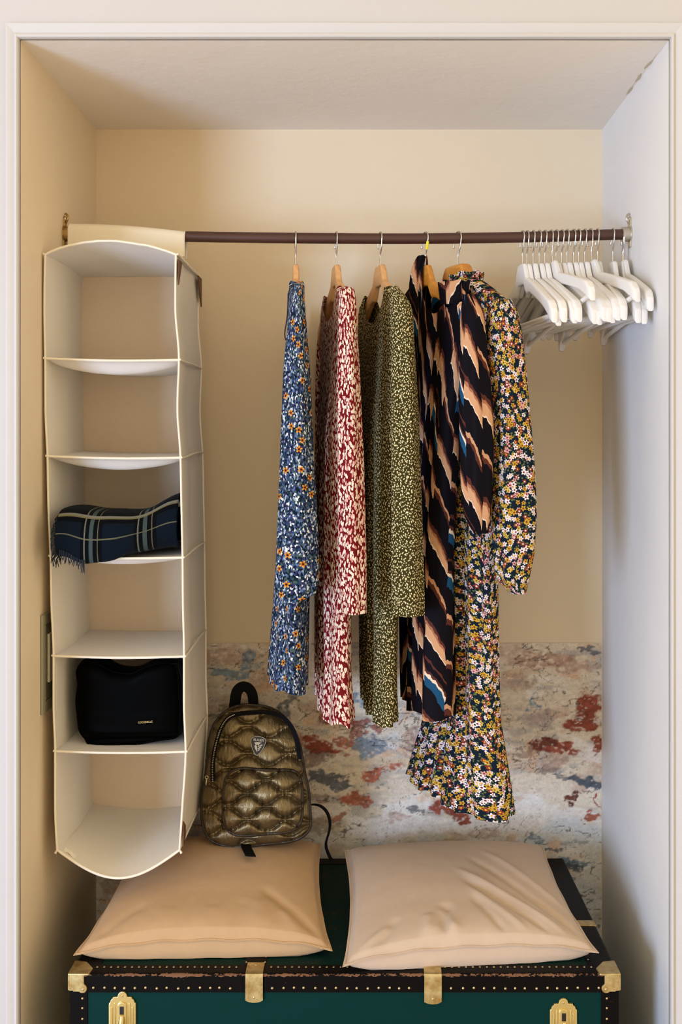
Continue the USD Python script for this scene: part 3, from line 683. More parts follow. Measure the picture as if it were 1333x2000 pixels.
# ------------------------------------------------------------------ hanging fabric organiser
OF, OB = 2.262, 2.555
ORG = thing('hanging_organiser', 'cream linen hanging shelf organiser with six open compartments on the rail', 'hanging organiser', (PX(230, 2.4), RY, PZ(1700, 2.3)))
lev = [(498, 88.5, 344), (600, 87, 343), (700, 88.5, 350), (795, 89, 347), (892, 93, 353), (990, 95, 355), (1087, 99, 357), (1185, 101, 358), (1281, 105, 360), (1375, 105, 360), (1467, 108, 363), (1570, 108, 357), (1660, 112, 351)]
lp = np.array([l[0] for l in lev], float); lx = np.array([l[1] for l in lev], float); rx = np.array([l[2] for l in lev], float)
from scipy.interpolate import PchipInterpolator as PCH
Lz, Rz = PCH(lp, lx), PCH(lp, rx)
zof = lambda py: PZ(py, OF)
pyof = lambda z: (CAMZ - z) * F / OF + CY
EL = lambda py: PX(Lz(py), OF); ER = lambda py: PX(Rz(py), OF)
rows = np.linspace(498, 1660, 120)
dq = np.linspace(0, 1, 24)
for s, E in ((1, EL), (-1, ER)):
    x = E(rows)[:, None] + s * 0.007 * (1 - np.abs(2 * dq - 1))[None] + 0.0028 * nz(rows[:, None] / 60, dq[None] * 3, s, 5) * np.sin(PI * dq)[None]
    p = np.stack([x, np.broadcast_to((OF + CAMY) + dq * (OB - OF), x.shape), np.broadcast_to(zof(rows)[:, None], x.shape)], -1)
    obj('side_panel', sheet(p, .0028), M_linen, ORG, smooth=50)
q = np.linspace(0, 1, 20)
rows2 = np.linspace(498, 1676, 122); xb = EL(np.minimum(rows2, 1660))[:, None] + (ER(np.minimum(rows2, 1660)) - EL(np.minimum(rows2, 1660)))[:, None] * q[None]
p = np.stack([xb, np.full_like(xb, OB + CAMY) + .004 * nz(xb * 14, rows2[:, None] / 90, 0, 8), np.broadcast_to(zof(rows2)[:, None], xb.shape)], -1)
obj('back_panel', sheet(p, .0026), M_linen_back, ORG, smooth=50)
SH = [(700, 703), (891, 894), (1086, 1089), (1281, 1282), (1467, 1468)]
def solid(top, bot):
    N, M = top.shape[:2]; f = gridfaces(N, M); k = N * M; idx = np.arange(k).reshape(N, M)
    rim = np.concatenate([idx[:, 0], idx[-1, 1:], idx[::-1, -1][1:], idx[0, ::-1][1:-1]]); r2 = np.roll(rim, -1)
    rf = np.vstack([np.stack([rim, r2, r2 + k], 1), np.stack([rim, r2 + k, rim + k], 1)])
    m = trimesh.Trimesh(np.vstack([top.reshape(-1, 3), bot.reshape(-1, 3)]), np.vstack([f, f[:, ::-1] + k, rf[:, ::-1]]), process=False); m.fix_normals(); return m
def shelf(pyl, pyr, belly, lift):
    a = np.linspace(0, 1, 40); b = np.linspace(0, 1, 30) ** 1.6
    x = EL(pyl) + .002 + (ER(pyr) - EL(pyl) - .004) * a; z = zof(pyl + (pyr - pyl) * a)
    X = np.broadcast_to(x[:, None], (40, 30)); Y = OF + CAMY + b[None] * (OB - OF - .004) + 0 * X
    bow = np.clip(np.sin(PI * a), 0, 1) ** .6
    zt = z[:, None] - .003 * np.sin(PI * a)[:, None] + lift * ss(b, 0, .8)[None]
    zb = zt - .003 - (belly * bow[:, None] * ss(b, 0, .13)[None] * (1 - .35 * b[None]))
    zb += .0015 * nz(X * 30, Y * 40, 0 * X, int(pyl)) * bow[:, None]
    return np.stack([X, Y, zt], -1), np.stack([X, Y, zb], -1)
for i, (l, r) in enumerate(SH):
    pt_, pb_ = shelf(l, r, (.026, .024, .015, .008, .007)[i], (.004, .010, .006, .006, .004)[i])
    o = obj('shelf', solid(pt_, pb_), M_linen_white, ORG, smooth=50)
    e = pt_[:, 0].copy(); e[:, 1] -= .001
    e = np.vstack([e[0] + [-.006, 0, .001], e, e[-1] + [.006, 0, .001]])
    obj('edge_piping', tube(e, .0026, 8), M_pipe, o, smooth=True)
    ro = pt_[-1].copy(); ro[:, 0] += .0045
    obj('edge_piping', tube(ro, .0022, 8), M_pipe, o, smooth=True)
# arched top
a = np.linspace(0, 1, 40); b = np.linspace(0, 1, 24)
xt = EL(498) + (ER(496) - EL(498)) * a
arch = np.sin(PI * a ** .92) ** .85
Z = zof(498) + (.027 * (1 - b[None]) ** 1.2 + .003) * arch[:, None] + 0.003 * nz(xt[:, None] * 30, b[None] * 3, 1, 4)
ptop = np.stack([np.broadcast_to(xt[:, None], Z.shape), np.broadcast_to(OF + CAMY + b[None] * (OB - OF), Z.shape), Z], -1)
o = obj('top_panel', sheet(ptop[:, ::-1], .004), M_linen_white, ORG, smooth=50)
e = ptop[:, 0]; obj('edge_piping', tube(np.vstack([e[0] + [-.005, 0, .003], e, e[-1] + [.005, 0, .002]]), .0027, 8), M_pipe, o, smooth=True)
obj('edge_piping', tube(ptop[-1] + [.004, 0, .001], .0026, 8), M_pipe, o, smooth=True)
# sagging floor
Z = zof(1660) - (.048 * (1 - b[None]) ** .8 + .012) * (np.sin(PI * a) ** 1.0)[:, None]
xt = EL(1660) + (ER(1660) - EL(1660)) * a
pbot = np.stack([np.broadcast_to(xt[:, None], Z.shape), np.broadcast_to(OF + CAMY + b[None] * (OB - OF), Z.shape), Z], -1)
o = obj('bottom_panel', sheet(pbot[:, ::-1], .004), M_linen, ORG, smooth=50)
e = pbot[:, 0]; obj('edge_piping', tube(np.vstack([e[0] + [-.004, 0, -.007], e, e[-1] + [.004, 0, -.007]]), .0030, 8), M_pipe, o, smooth=True)
# care label on the floor
la = np.linspace(0, 1, 10); lb_ = np.linspace(0, 1, 6)
ia = .04 + .10 * la; ib = .075 - .05 * lb_
lab = np.zeros((10, 6, 3))
for i_, aa in enumerate(ia):
    for j_, bb in enumerate(ib):
        bb2 = bb + .12 * (0.12 - aa)
        lab[i_, j_] = [EL(1660) + (ER(1660) - EL(1660)) * aa, OF + CAMY + bb2 * (OB - OF), zof(1660) - (.048 * (1 - bb2) ** .8 + .012) * math.sin(PI * aa) + .0042 + .001 * math.sin(aa * 90)]
o2 = obj('care_label', sheet(lab, .0008), plain('label_white', lin(236, 228, 208), .8), o, label='small white sewn care label')
for E, s in ((EL, -1), (ER, 1)):
    rr = np.linspace(498, 1662, 120); e = np.c_[E(rr), np.full(120, OF + CAMY - .001), zof(rr)]
    obj('edge_piping', tube(e, .0024, 8), M_pipe, ORG, smooth=True)
e = np.c_[ER(rows) + .002, np.full(120, OB + CAMY), zof(rows)]
obj('edge_piping', tube(e, .0026, 8), M_pipe, ORG, smooth=True)
# flap over the rail
fx0, fx1 = PX(133, 2.41), PX(359, 2.41)
fa = np.linspace(0, 1, 26)
zc_ = rodz(-.55); ztop_ = zc_ + .0150
sec = []
zfl = zof(498) + .024
for k in range(14): sec.append((RY - .0165, zfl + (zc_ - zfl) * k / 13))
for k in range(1, 12): th = PI - PI * k / 12; sec.append((RY + .0165 * math.cos(th), zc_ + .0165 * math.sin(th)))
for k in range(14): sec.append((RY + .0165, zc_ + (zfl - zc_) * k / 13))
sec = np.array(sec)
X = fx0 + (fx1 - fx0) * fa
pf = np.zeros((26, len(sec), 3)); pf[..., 0] = X[:, None]; pf[..., 1] = sec[:, 0][None]
lift = np.array([rodz(x) for x in X]) - zc_
wgt = ss(sec[:, 1], zfl, zc_)
pf[..., 2] = sec[:, 1][None] + lift[:, None] * wgt[None] + (.006 * (1 - 2 * fa) + .004 * np.sin(PI * fa))[:, None] * wgt[None]
o = obj('hanging_flap', sheet(pf[:, ::-1], .0025), linen('linen_flap', lin(242, 232, 208), .05), ORG, smooth=50)
for k in (0, -1): obj('edge_piping', tube(pf[k], .0022, 7), M_pipe, o, smooth=True)
# leather corner tabs
def tab(pts, nrm, t=.003):
    pts = np.asarray(pts); n = np.asarray(nrm, float) * t
    v = np.vstack([pts, pts + n]); k = len(pts); f = [[0, i + 1, i] for i in range(1, k - 1)] + [[k, k + i, k + i + 1] for i in range(1, k - 1)]
    for i in range(k): j = (i + 1) % k; f += [[i, j, j + k], [i, j + k, i + k]]
    m = trimesh.Trimesh(v, np.array(f), process=False); m.fix_normals(); return m
xr = ER(520) + .0035
y0 = OF + CAMY
obj('corner_tab', tab([(xr, y0 + .002, zof(506)), (xr, y0 + .045, zof(506)), (xr, y0 + .004, zof(556))], (1, 0, 0)), M_leather, ORG, smooth=False, label='brown leather corner tab')
y1 = OB + CAMY
obj('corner_tab', tab([(xr + .004, y1 - .05, zof(502)), (xr + .004, y1 + .002, zof(502)), (xr + .004, y1 + .002, zof(564)), (xr + .004, y1 - .022, zof(540))], (1, 0, 0)), M_leather, ORG, smooth=False, label='brown leather corner tab')
xr2 = ER(1640) + .004
obj('corner_tab', tab([(xr2, y0 + .001, zof(1604)), (xr2, y0 + .03, zof(1622)), (xr2, y0 + .032, zof(1640)), (xr2, y0 + .001, zof(1654))], (1, 0, 0)), M_leather, ORG, smooth=False, label='brown leather corner tab')

# ------------------------------------------------------------------ switch plate on the left wall
SW = thing('switch_plate', 'grey wall switch plate with pale rocker on the left wall behind the organiser', 'light switch', (XL, .19, 1.14))
M_grey = plain('switch_grey', lin(140, 136, 112), .45)
M_cream = plain('switch_cream', lin(214, 200, 172), .4)
ya, yb, za, zb_ = 2.249 + CAMY, 2.372 + CAMY, PZ(1397, 2.249), PZ(1202, 2.249)
obj('frame', cat(bbox(XL, XL + .007, ya, ya + .022, za, zb_, .002), bbox(XL, XL + .007, yb - .022, yb, za, zb_, .002), bbox(XL, XL + .007, ya + .02, yb - .02, za, za + .024, .002), bbox(XL, XL + .007, ya + .02, yb - .02, zb_ - .024, zb_, .002)), M_grey, SW)
obj('inner_plate', bbox(XL, XL + .005, ya + .0235, yb - .0235, za + .0255, zb_ - .0255, .001), plain('switch_grey_dark', lin(128, 122, 98), .45), SW)
obj('rocker', bbox(XL + .005, XL + .011, ya + .034, yb - .034, za + .062, zb_ - .045, .002), M_cream, SW, label='pale cream rocker')

# ------------------------------------------------------------------ plaid throw
g = G('plaid_wool'); uv = g.uv(); s = g('separate_xyz', vector=uv)
def bands(coord, period, stops):
    return g.ramp(g.m('fraction', g.m('multiply', coord, 1.0 / period)), stops, False)
bl, bk = lin(8, 18, 29), lin(10, 12, 18)
lineu = bands((s, 'x'), .105, [(0, (0, 0, 0)), (.30, (0, 0, 0)), (.36, (.25, .25, .2)), (.385, (0, 0, 0)), (.46, (.09, .13, .125)), (.54, (0, 0, 0)), (.62, (.2, .19, .1)), (.64, (0, 0, 0))])
linev = bands((s, 'y'), .125, [(0, (0, 0, 0)), (.33, (0, 0, 0)), (.44, (.36, .35, .28)), (.50, (.30, .26, .10)), (.53, (0, 0, 0)), (.80, (.2, .19, .1)), (.815, (0, 0, 0))])
du = bands((s, 'x'), .105, [(0, (1, 1, 1)), (.30, (.25, .25, .25)), (.72, (1, 1, 1))]); dv = bands((s, 'y'), .125, [(0, (1, 1, 1)), (.26, (.2, .2, .2)), (.62, (1, 1, 1))])
dk = (g('mix', mix_type='multiply', fac=1.0, color1=du, color2=dv), 'color')
col = (g('mix', mix_type='multiply', fac=1.0, color1=bl, color2=dk), 'color')
ln = (g('mix', mix_type='lighten', fac=1.0, color1=lineu, color2=linev), 'color')
tw = g.m('greater_than', g.m('fraction', g.m('multiply', g.m('add', (s, 'x'), (s, 'y')), 420.0)), .35)
col = (g('mix', mix_type='add', fac=g.m('multiply', tw, .8), color1=col, color2=ln), 'color')
f, _ = g.noise(g.obj(), 700, 3)
M_plaid = g.done(base_color=col, roughness=.95, specular_ior_level=.1, sheen_weight=.02, normal=g.bump(f, .5, .002))
TH = thing('folded_throw', 'folded navy plaid wool throw spilling off the third shelf of the organiser', 'blanket', (PX(228, 2.3), .2, zof(1087)))
def serp():
    """folded section in (y, z): y grows to the back, front folds at y = 0"""
    L, t = .17, .0165; p = []
    def run(y0, y1, z0, z1=None): 
        for k in np.linspace(0, 1, 10): p.append((y0 + (y1 - y0) * k, z0 + ((z1 or z0) - z0) * k))
    def bend(y, zc, r, a0, a1):
        for k in np.linspace(0, 1, 12)[1:-1]: an = math.radians(a0 + (a1 - a0) * k); p.append((y + r * math.cos(an), zc + r * math.sin(an)))
    run(.16, .055, t * .5); bend(.055, t, t * .5, 270, 90); run(.055, .150, t * 1.5)          # inner fold
    bend(.150, t * 2, t * .5, -90, 90); run(.150, .05, t * 2.5); bend(.05, t * 3., t * .5, 270, 90); run(.05, .13, t * 3.5)
    return np.array(p)
sec = serp(); sec = smooth_path(sec, 130)
def sweep(sec, xa, xb, n, yf, zf, t, u0=0):
    q = np.linspace(0, 1, n); x = xa + (xb - xa) * q
    p = np.zeros((n, len(sec), 3)); p[..., 0] = x[:, None]
    p[..., 1] = yf(q)[:, None] + sec[:, 0][None]
    p[..., 2] = zf(q, sec[:, 1])
    p[..., 2] -= .030 * ss(p[..., 1], .150, .100) * (ss(q, .02, .25) * ss(q, .75, .45))[:, None] * ss(sec[:, 1], .07, .0)[None]
    L = np.concatenate([[0], np.cumsum(np.linalg.norm(np.diff(sec, axis=0), axis=1))])
    uv = np.stack([np.broadcast_to(x[:, None], p.shape[:2]), np.broadcast_to(L[None] + u0, p.shape[:2])], -1).reshape(-1, 2)
    return sheet(p, t), np.vstack([uv, uv]), p
zs3 = zof(1087) - .0005
yf = lambda q: .104 + .084 * q + .006 * np.sin(q * 9)
def zf(q, h):
    lift = (1 + .12 * np.sin(q * 5.5 + .6) + .28 * ss(q, .45, .95))
    base = zs3 + .006 + .012 * ss(q, .3, 1) - .004 * np.sin(PI * q)
    return base[:, None] + h[None] * lift[:, None] + .003 * np.sin(q * 14 + 1)[:, None] * ss(h, .02, .06)[None]
(me, uvs, pp) = sweep(sec, PX(116, 2.28), PX(343, 2.29), 70, yf, zf, .0150)
# outer wrap: from the back, over the top and round the front to underneath
o_sec = smooth_path([(.17, .080), (.12, .086), (.06, .085), (.015, .078), (-.010, .060), (-.018, .036), (-.012, .014), (.006, .004), (.05, .0045), (.10, .0045)], 80)
(me2, uvs2, pp2) = sweep(o_sec, PX(118, 2.24), PX(346, 2.29), 80, lambda q: yf(q) - .006, zf, .009, .02)
obj('folded_layers', me, M_plaid, TH, smooth=True, uv=uvs)
obj('outer_fold', me2, M_plaid, TH, smooth=True, uv=uvs2)
fr = []
for k in range(34):
    j = 8 + k * 2; b0 = pp2[0, min(j, 79)] + np.array([0, -.002, 0]); r_ = random.Random(k)
    ln_ = .018 + .014 * r_.random()
    fr.append(tube([b0, b0 + [-.004 - .004 * r_.random(), -.003, -ln_ * .4], b0 + [-.006 + .004 * r_.random(), -.004 - .004 * r_.random(), -ln_]], [.0014, .0013, .0007], 5))
for k in range(16):
    b0 = pp2[3 + k, 52] + np.array([0, -.004, -.004]); r_ = random.Random(k + 90); ln_ = .016 + .012 * r_.random()
    fr.append(tube([b0, b0 + [.002 * r_.random(), -.002, -ln_ * .5], b0 + [.006 * (r_.random() - .5), -.002, -ln_]], [.0014, .0012, .0007], 5))
obj('fringe', cat(*fr), plain('fringe_wool', lin(20, 30, 44), .95), TH, smooth=True, kind='stuff')

# ------------------------------------------------------------------ puffy things built from an outline
def rings(outline, prof, disp=None, D=None):
    """outline: closed (n, 2) px; prof: list of (scale towards the centre, offset towards the viewer). D(px, py) gives the distance of the flat plane."""
    o = np.asarray(outline, float); c = o.mean(0); V = []
    for s, off in prof:
        p = c + (o - c) * s; V.append(np.c_[p, np.full(len(p), off)])
    V = np.array(V)
    if disp is not None: V[..., 2] += disp(V[..., 0], V[..., 1], V[..., 2])
    return V
def to_world(V, Df, nrm):
    px, py, off = V[..., 0], V[..., 1], V[..., 2]; D = Df(px, py)
    p = np.stack([(px - CX) * D / F, D + CAMY, CAMZ - (py - CY) * D / F], -1)
    return p + off[..., None] * np.asarray(nrm)
def close_rings(p):
    v, f = grid(p, False, True); n, m = p.shape[:2]
    v = np.vstack([v, p[0].mean(0), p[-1].mean(0)]); s = np.arange(m); s2 = (s + 1) % m
    f = np.vstack([f, np.stack([np.full(m, n * m), s2, s], 1), np.stack([np.full(m, n * m + 1), (n - 1) * m + s, (n - 1) * m + s2], 1)])
    t = trimesh.Trimesh(v, f, process=False); t.fix_normals(); return t

# black shoulder bag
M_bag = plain('bag_leather', lin(2, 2, 2), .45, 0, specular_ior_level=.02)
BG = thing('shoulder_bag', 'black leather shoulder bag with dipped top edge in the fifth compartment of the organiser', 'handbag', (PX(253, 2.33), .24, zof(1467)))
bo = smooth_path([(150, 1330), (148, 1306), (158, 1292), (176, 1290), (196, 1296), (214, 1306), (240, 1312), (262, 1311), (284, 1301), (304, 1294), (330, 1290), (345, 1294), (353, 1318), (356, 1370), (356, 1424), (350, 1440), (330, 1445), (280, 1453), (230, 1461), (200, 1464), (178, 1460), (160, 1438), (150, 1400), (147, 1360)], 170, True)
Db = lambda px, py: 2.325 + 0 * px
bag_prof = [(0.0, -.085), (.4, -.085), (.8, -.083), (.93, -.078), (.985, -.066), (1, -.05), (1, -.02), (.985, -.006), (.96, .002)] + [(q, .006 + .010 * (1 - ((q - .02) / .93) ** 8)) for q in np.concatenate([np.linspace(.94, .8, 12), np.linspace(.78, .02, 40)])]
def bag_disp(px, py, off):
    front = ss(off, -.02, .0)
    return front * (.008 * ss(py, 1440, 1424) * ss(py, 1385, 1425) - .004 * np.exp(-((py - (1442 - .03 * (px - 200))) / 4.) ** 2))
pb = to_world(rings(bo, bag_prof, bag_disp), Db, (0, -1, 0))
obj('bag_body', close_rings(pb), M_bag, BG, smooth=50)
obj('edge_piping', tube(pb[8] + [0, -.002, 0], .0028, 7, closed=True), M_bag, BG, smooth=True)
sp = smooth_path([P(338, 1296, 2.30), P(349, 1300, 2.29), P(356, 1318, 2.285), P(359, 1340, 2.285), P(359, 1370, 2.29)], 30)
obj('strap', ribbon(sp, (0.3, 1, 0), .014, .003), M_bag, BG)
tm_ = meshkit.text_mesh('COCCINELLE', .0042, .0006); w_ = tm_.bounds[1][0]
zt0 = P(268, 1415, 2.29)
sc_ = (PX(297, 2.29) - PX(268, 2.29)) / w_
tv = np.asarray(tm_.vertices).copy(); tv[:, 0] *= sc_
obj('gold_lettering', tf((tv, tm_.faces), FRONT @ np.array([[math.cos(.06), -math.sin(.06), 0], [math.sin(.06), math.cos(.06), 0], [0, 0, 1]]), (zt0[0], 2.325 + CAMY - .0262, zt0[2])), plain('gold_foil', lin(196, 170, 110), .35, .9), BG, smooth=False, label='small gold stamped lettering')

# ------------------------------------------------------------------ trunk
TF, TB, TX0, TX1, TZ = 2.10 + CAMY, 2.69 + CAMY, PX(137, 2.10), PX(1209, 2.10), PZ(1903.5, 2.10)
def worn(name, c, w, amt, rough=.45, sc=18, edge=False):
    g = G(name); p = g.pos()
    f, _ = g.noise(p, sc, 6, .7); f2, _ = g.noise(g.mapv(p, (1, 1, 2.2)), sc * 9, 4, .7); f3, _ = g.noise(p, 5, 3)
    x = g.m('add', g.m('multiply', f, .55), g.m('multiply', f2, .45))
    thr = amt
    if edge:
        s = g('separate_xyz', vector=p)
        dz = g.m('absolute', g.m('subtract', (s, 'z'), TZ)); dy = g.m('absolute', g.m('subtract', (s, 'y'), TF))
        d = g.m('add', dz, dy)
        thr = g.m('multiply_add', g.m('minimum', d, .009), 38.0, .385)
        thr = g.m('minimum', thr, amt)
    m = g.m('greater_than', x, thr)
    col = g.mix(g.m('multiply', f3, .5), c, tuple(q * .6 for q in c))
    return g.done(base_color=g.mix(m, col, w), roughness=rough, specular_ior_level=.07)
M_tgreen = worn('trunk_green', lin(3, 48, 45), lin(96, 104, 92), .70)
M_tgreen_top = worn('trunk_green_top', lin(8, 40, 35), lin(52, 40, 32), .58, .55)
M_tblack = worn('trunk_black', lin(13, 10, 10), lin(120, 86, 64), .66, .42, 18, True)
M_tbrass = worn('trunk_brass', lin(200, 172, 104), lin(150, 112, 52), .56, .33, 40)
for mname in ('trunk_brass',):
    pass
g = G('trunk_brass_metal'); f, _ = g.noise(g.pos(), 55, 4, .65)
M_tbrass = g.done(base_color=g.ramp(f, [(.35, lin(208, 192, 142)), (.7, lin(170, 138, 80))]), metallic=.85, roughness=.36)
M_nail = plain('nail_brass', lin(200, 180, 140), .3, 1.0)
TR = thing('steamer_trunk', 'old green steamer trunk with black edges, brass corners and locks on the floor', 'trunk', ((TX0 + TX1) / 2, (TF + TB) / 2, 0))
obj('body', bbox(TX0 + .001, TX1 - .001, TF + .002, TB, 0.0, TZ - .0012, .006), M_tgreen, TR)
TX0b, TX1b = TX0, TX1
# black bindings: an L along the front top edge, the sides and the verticals
bt = .0022
def Lprof(w_top, w_front):
    return [(w_top, 0), (w_top, bt), (.004, bt), (.001, bt - .0008), (-bt + .0006, -.001), (-bt, -.004), (-bt, -w_front), (0, -w_front)]
pr_ = np.array(Lprof(.036, .034))
pp_ = np.zeros((80, len(pr_), 3)); xx = np.linspace(TX0, TX1, 80)
pp_[..., 0] = xx[:, None]; pp_[..., 1] = TF + .002 + pr_[:, 0][None]; pp_[..., 2] = TZ - .0012 + pr_[:, 1][None]
pp_[..., 1:] += .0006 * nz(xx[:, None] * 25, pr_[:, 0][None] * 40, pr_[:, 1][None] * 40, 6)[..., None]
obj('edge_binding', grid(pp_[:, ::-1]), M_tblack, TR, smooth=35, label='black leather binding along the front top edge')
yy = np.linspace(TF + .03, TB, 40)
for s, x in ((1, TX0), (-1, TX1)):
    q_ = np.array([(.052, 0), (.052, bt), (.004, bt), (.001, bt - .0008), (-.0016, -.001), (-.0022, -.004), (-.0022, -.034), (0, -.034)])
    a_ = np.zeros((40, len(q_), 3)); a_[..., 1] = yy[:, None]; a_[..., 0] = x + s * q_[:, 0][None]; a_[..., 2] = TZ - .0012 + q_[:, 1][None]
    obj('edge_binding', grid(a_ if s > 0 else a_[:, ::-1]), M_tblack, TR, smooth=35)
    obj('edge_binding', bbox(min(x, x + s * .034) - .0006, max(x, x + s * .034) + .0006, TF - .0003, TF + .03, 0.002, TZ - .03, .0006), M_tblack, TR)
obj('edge_binding', bbox(TX0 + .04, TX1 - .04, TB - .036, TB - .001, TZ - .004, TZ + bt - .0012), M_tblack, TR)
obj('top_panel', bbox(TX0 + .05, TX1 - .05, TF + .036, TB - .034, TZ - .003, TZ - .0004), M_tgreen_top, TR)
for cx_ in (497, 845):   # dark leather bands across the top, carrying the brass straps
    xc = PX(cx_, 2.12)
    obj('top_band', bbox(xc - .021, xc + .021, TF + .034, TB - .03, TZ - .002, TZ + .0016), M_tblack, TR)
nails = []
yn = TF - .0003
for px in np.arange(183, 1175, 20.6):
    if any(abs(px - c) < 26 for c in (497, 845)): continue
    nails.append(dome_((PX(px + random.uniform(-2, 2), 2.1), yn, PZ(1930 + random.uniform(-1, 1), 2.1)), .0027))
for px in np.arange(190, 1165, 13.6):
    if any(abs(px - c) < 22 for c in (497, 845)): continue
    nails.append(dome_((PX(px, 2.128), TF + .0285, TZ + bt - .0012), .0023, (0, 0, 1)))
for px in (161, 1186):
    for py in (1950, 1969, 1990, 2012): nails.append(dome_((PX(px, 2.1), yn, PZ(py, 2.1)), .0024))
for c in (497, 845):
    for s in (-.019, .019):
        for k in range(6): nails.append(dome_((PX(c, 2.12) + s, TF + .048 + k * .022, TZ + .0016), .002, (0, 0, 1)))
for y in np.arange(TF + .06, TB, .024):
    nails.append(dome_((TX1 - .048, y, TZ + bt - .0012), .002, (0, 0, 1)))
obj('binding_nails', cat(*nails), M_nail, TR, smooth=True, kind='stuff')
def strap_brass(pc, hw, ytop, ybot):
    xc = PX(pc, 2.1); w_ = hw * 2.1 / F
    path = [(TF + .040, TZ + .0040), (TF + .02, TZ + .0040), (TF + .003, TZ + .0038), (TF - .0022, TZ + .0022), (TF - .0032, TZ - .002)]
    path += [(TF - .0034, z) for z in np.linspace(TZ - .006, PZ(ybot - 4, 2.1), 6)]
    path = np.array(path); n = len(path); a = np.linspace(-1, 1, 9)
    p = np.zeros((n, 9, 3)); p[..., 0] = xc + w_ * a[None]; p[..., 1] = path[:, 0][:, None]; p[..., 2] = path[:, 1][:, None]
    tail = p[-1:].copy(); tail[..., 2] -= .0045 * (1 - np.abs(a) ** 2.5)[None]
    p = np.concatenate([p, tail])
    o = obj('brass_strap', sheet(p, .0016), M_tbrass, TR, smooth=30, label='brass strap folded over the front edge')
    obj('rivet', dome_((xc, TF - .0042, PZ(ybot - 10, 2.1)), .0028), M_nail, o, smooth=True)
    obj('rivet', dome_((xc, TF + .030, TZ + .0048), .0028, (0, 0, 1)), M_nail, o, smooth=True)
strap_brass(497, 17, 1880, 1956); strap_brass(846, 17, 1882, 1959)
def corner(s):
    x = TX0 if s > 0 else TX1
    k = 2.1 / F
    poly = unary_union([sbox(0, -24 * k, 22 * k, 3 * k), sbox(0, -30 * k, 14 * k, 0), Point(26 * k, -26 * k).buffer(9 * k), sbox(18 * k, -28 * k, 29 * k, 0), sbox(8 * k, -32 * k, 24 * k, -12 * k)]).buffer(3 * k).buffer(-3 * k).simplify(.0003)
    if poly.geom_type != 'Polygon': poly = max(poly.geoms, key=lambda q: q.area)
    f = slab(poly, 0, .0035, .0016); v = f[0].copy(); v[:, 0] *= s
    if s < 0: f = (v, f[1][:, ::-1])
    fr = tf((v, f[1]), FRONT, (x - s * .001, TF - .0006, TZ))
    tp = unary_union([Polygon([(0, 0), (36 * k, 0), (38 * k, .02), (20 * k, .045), (0, .05)])]).buffer(.003).simplify(.0003)
    t2 = slab(tp, 0, .003, .0014); v2 = t2[0].copy(); v2[:, 0] *= s
    f2 = t2[1] if s > 0 else t2[1][:, ::-1]
    tpm = tf((v2, f2), np.eye(3), (x - s * .001, TF - .001, TZ + .0006))
    side = bbox(min(x - s * .004, x), max(x - s * .004, x), TF - .002, TF + .045, TZ - 30 * k, TZ + .002, .001)
    edge = tube([(x - s * .002, TF - .0015, TZ + .0012), (x + s * 30 * k, TF - .0015, TZ + .0012)], .0026, 8)
    o = obj('corner_cap', cat(fr, tpm, side, edge), M_tbrass, TR, smooth=30, label='tarnished brass corner cap')
    obj('rivet', dome_((x + s * 26 * k, TF - .004, TZ - 27 * k), .003), M_nail, o, smooth=True)
corner(1); corner(-1)
M_lock = plain('lock_brass', lin(220, 200, 136), .28, .9)
M_slot = plain('lock_slot', lin(20, 14, 10), .6)
def lock(pc, ptop, lb):
    k = 2.1 / F; x0, zt = PX(pc, 2.1), PZ(ptop, 2.1); H = 125 * k
    sh = unary_union([Point(0, -9 * k).buffer(9.5 * k), sbox(-17 * k, -H, 17 * k, -12 * k).buffer(2 * k), sbox(-24 * k, -H + 8 * k, 24 * k, -24 * k).buffer(3 * k), Point(-17 * k, -20 * k).buffer(7 * k), Point(17 * k, -20 * k).buffer(7 * k)]).buffer(1.2 * k).buffer(-1.2 * k).simplify(.00025)
    o = obj('lock_plate', tf(slab(sh, 0, .004, .0018), FRONT, (x0, TF + .001, zt)), M_lock, TR, smooth=30, label=lb)
    rib = []
    for dx, top in ((-20, 30), (-14, 22), (14, 22), (20, 30)):
        rib.append(tube([(x0 + dx * k, TF - .003, zt - top * k), (x0 + dx * k, TF - .0032, zt - (top + 30) * k), (x0 + dx * k, TF - .003, zt - 100 * k)], .0021, 8))
    pl = unary_union([Point(0, -28 * k).buffer(9.5 * k), sbox(-9.5 * k, -90 * k, 9.5 * k, -28 * k)]).simplify(.0002)
    obj('rib', cat(*rib), M_lock, o, smooth=True)
    obj('boss', tf(slab(pl, .003, .0075, .002), FRONT, (x0, TF + .001, zt)), M_lock, o, smooth=30)
    obj('keyhole', bbox(x0 - 4 * k, x0 + 4 * k, TF - .0072, TF - .004, zt - 42 * k, zt - 27 * k), M_slot, o, smooth=False)
    obj('hasp', cat(tube([(x0, TF - .0085, zt - 44 * k), (x0, TF - .012, zt - 56 * k), (x0, TF - .013, zt - 80 * k), (x0, TF - .012, zt - 100 * k)], [.004, .006, .0068, .0065], 12)), M_lock, o, smooth=40)
    obj('rivet', dome_((x0, TF - .003, zt - 8 * k), .0026), M_nail, o, smooth=True)
lock(239.5, 1936, 'brass lock plate at the left end'); lock(1101, 1949, 'brass lock plate at the right end')
# brass batten strap on the right end of the lid
obj('brass_strap', bbox(TX1 - .05, TX1 + .002, .19, .215, TZ - .001, TZ + .003, .001), M_tbrass, TR, label='short brass strap on the right end of the lid')

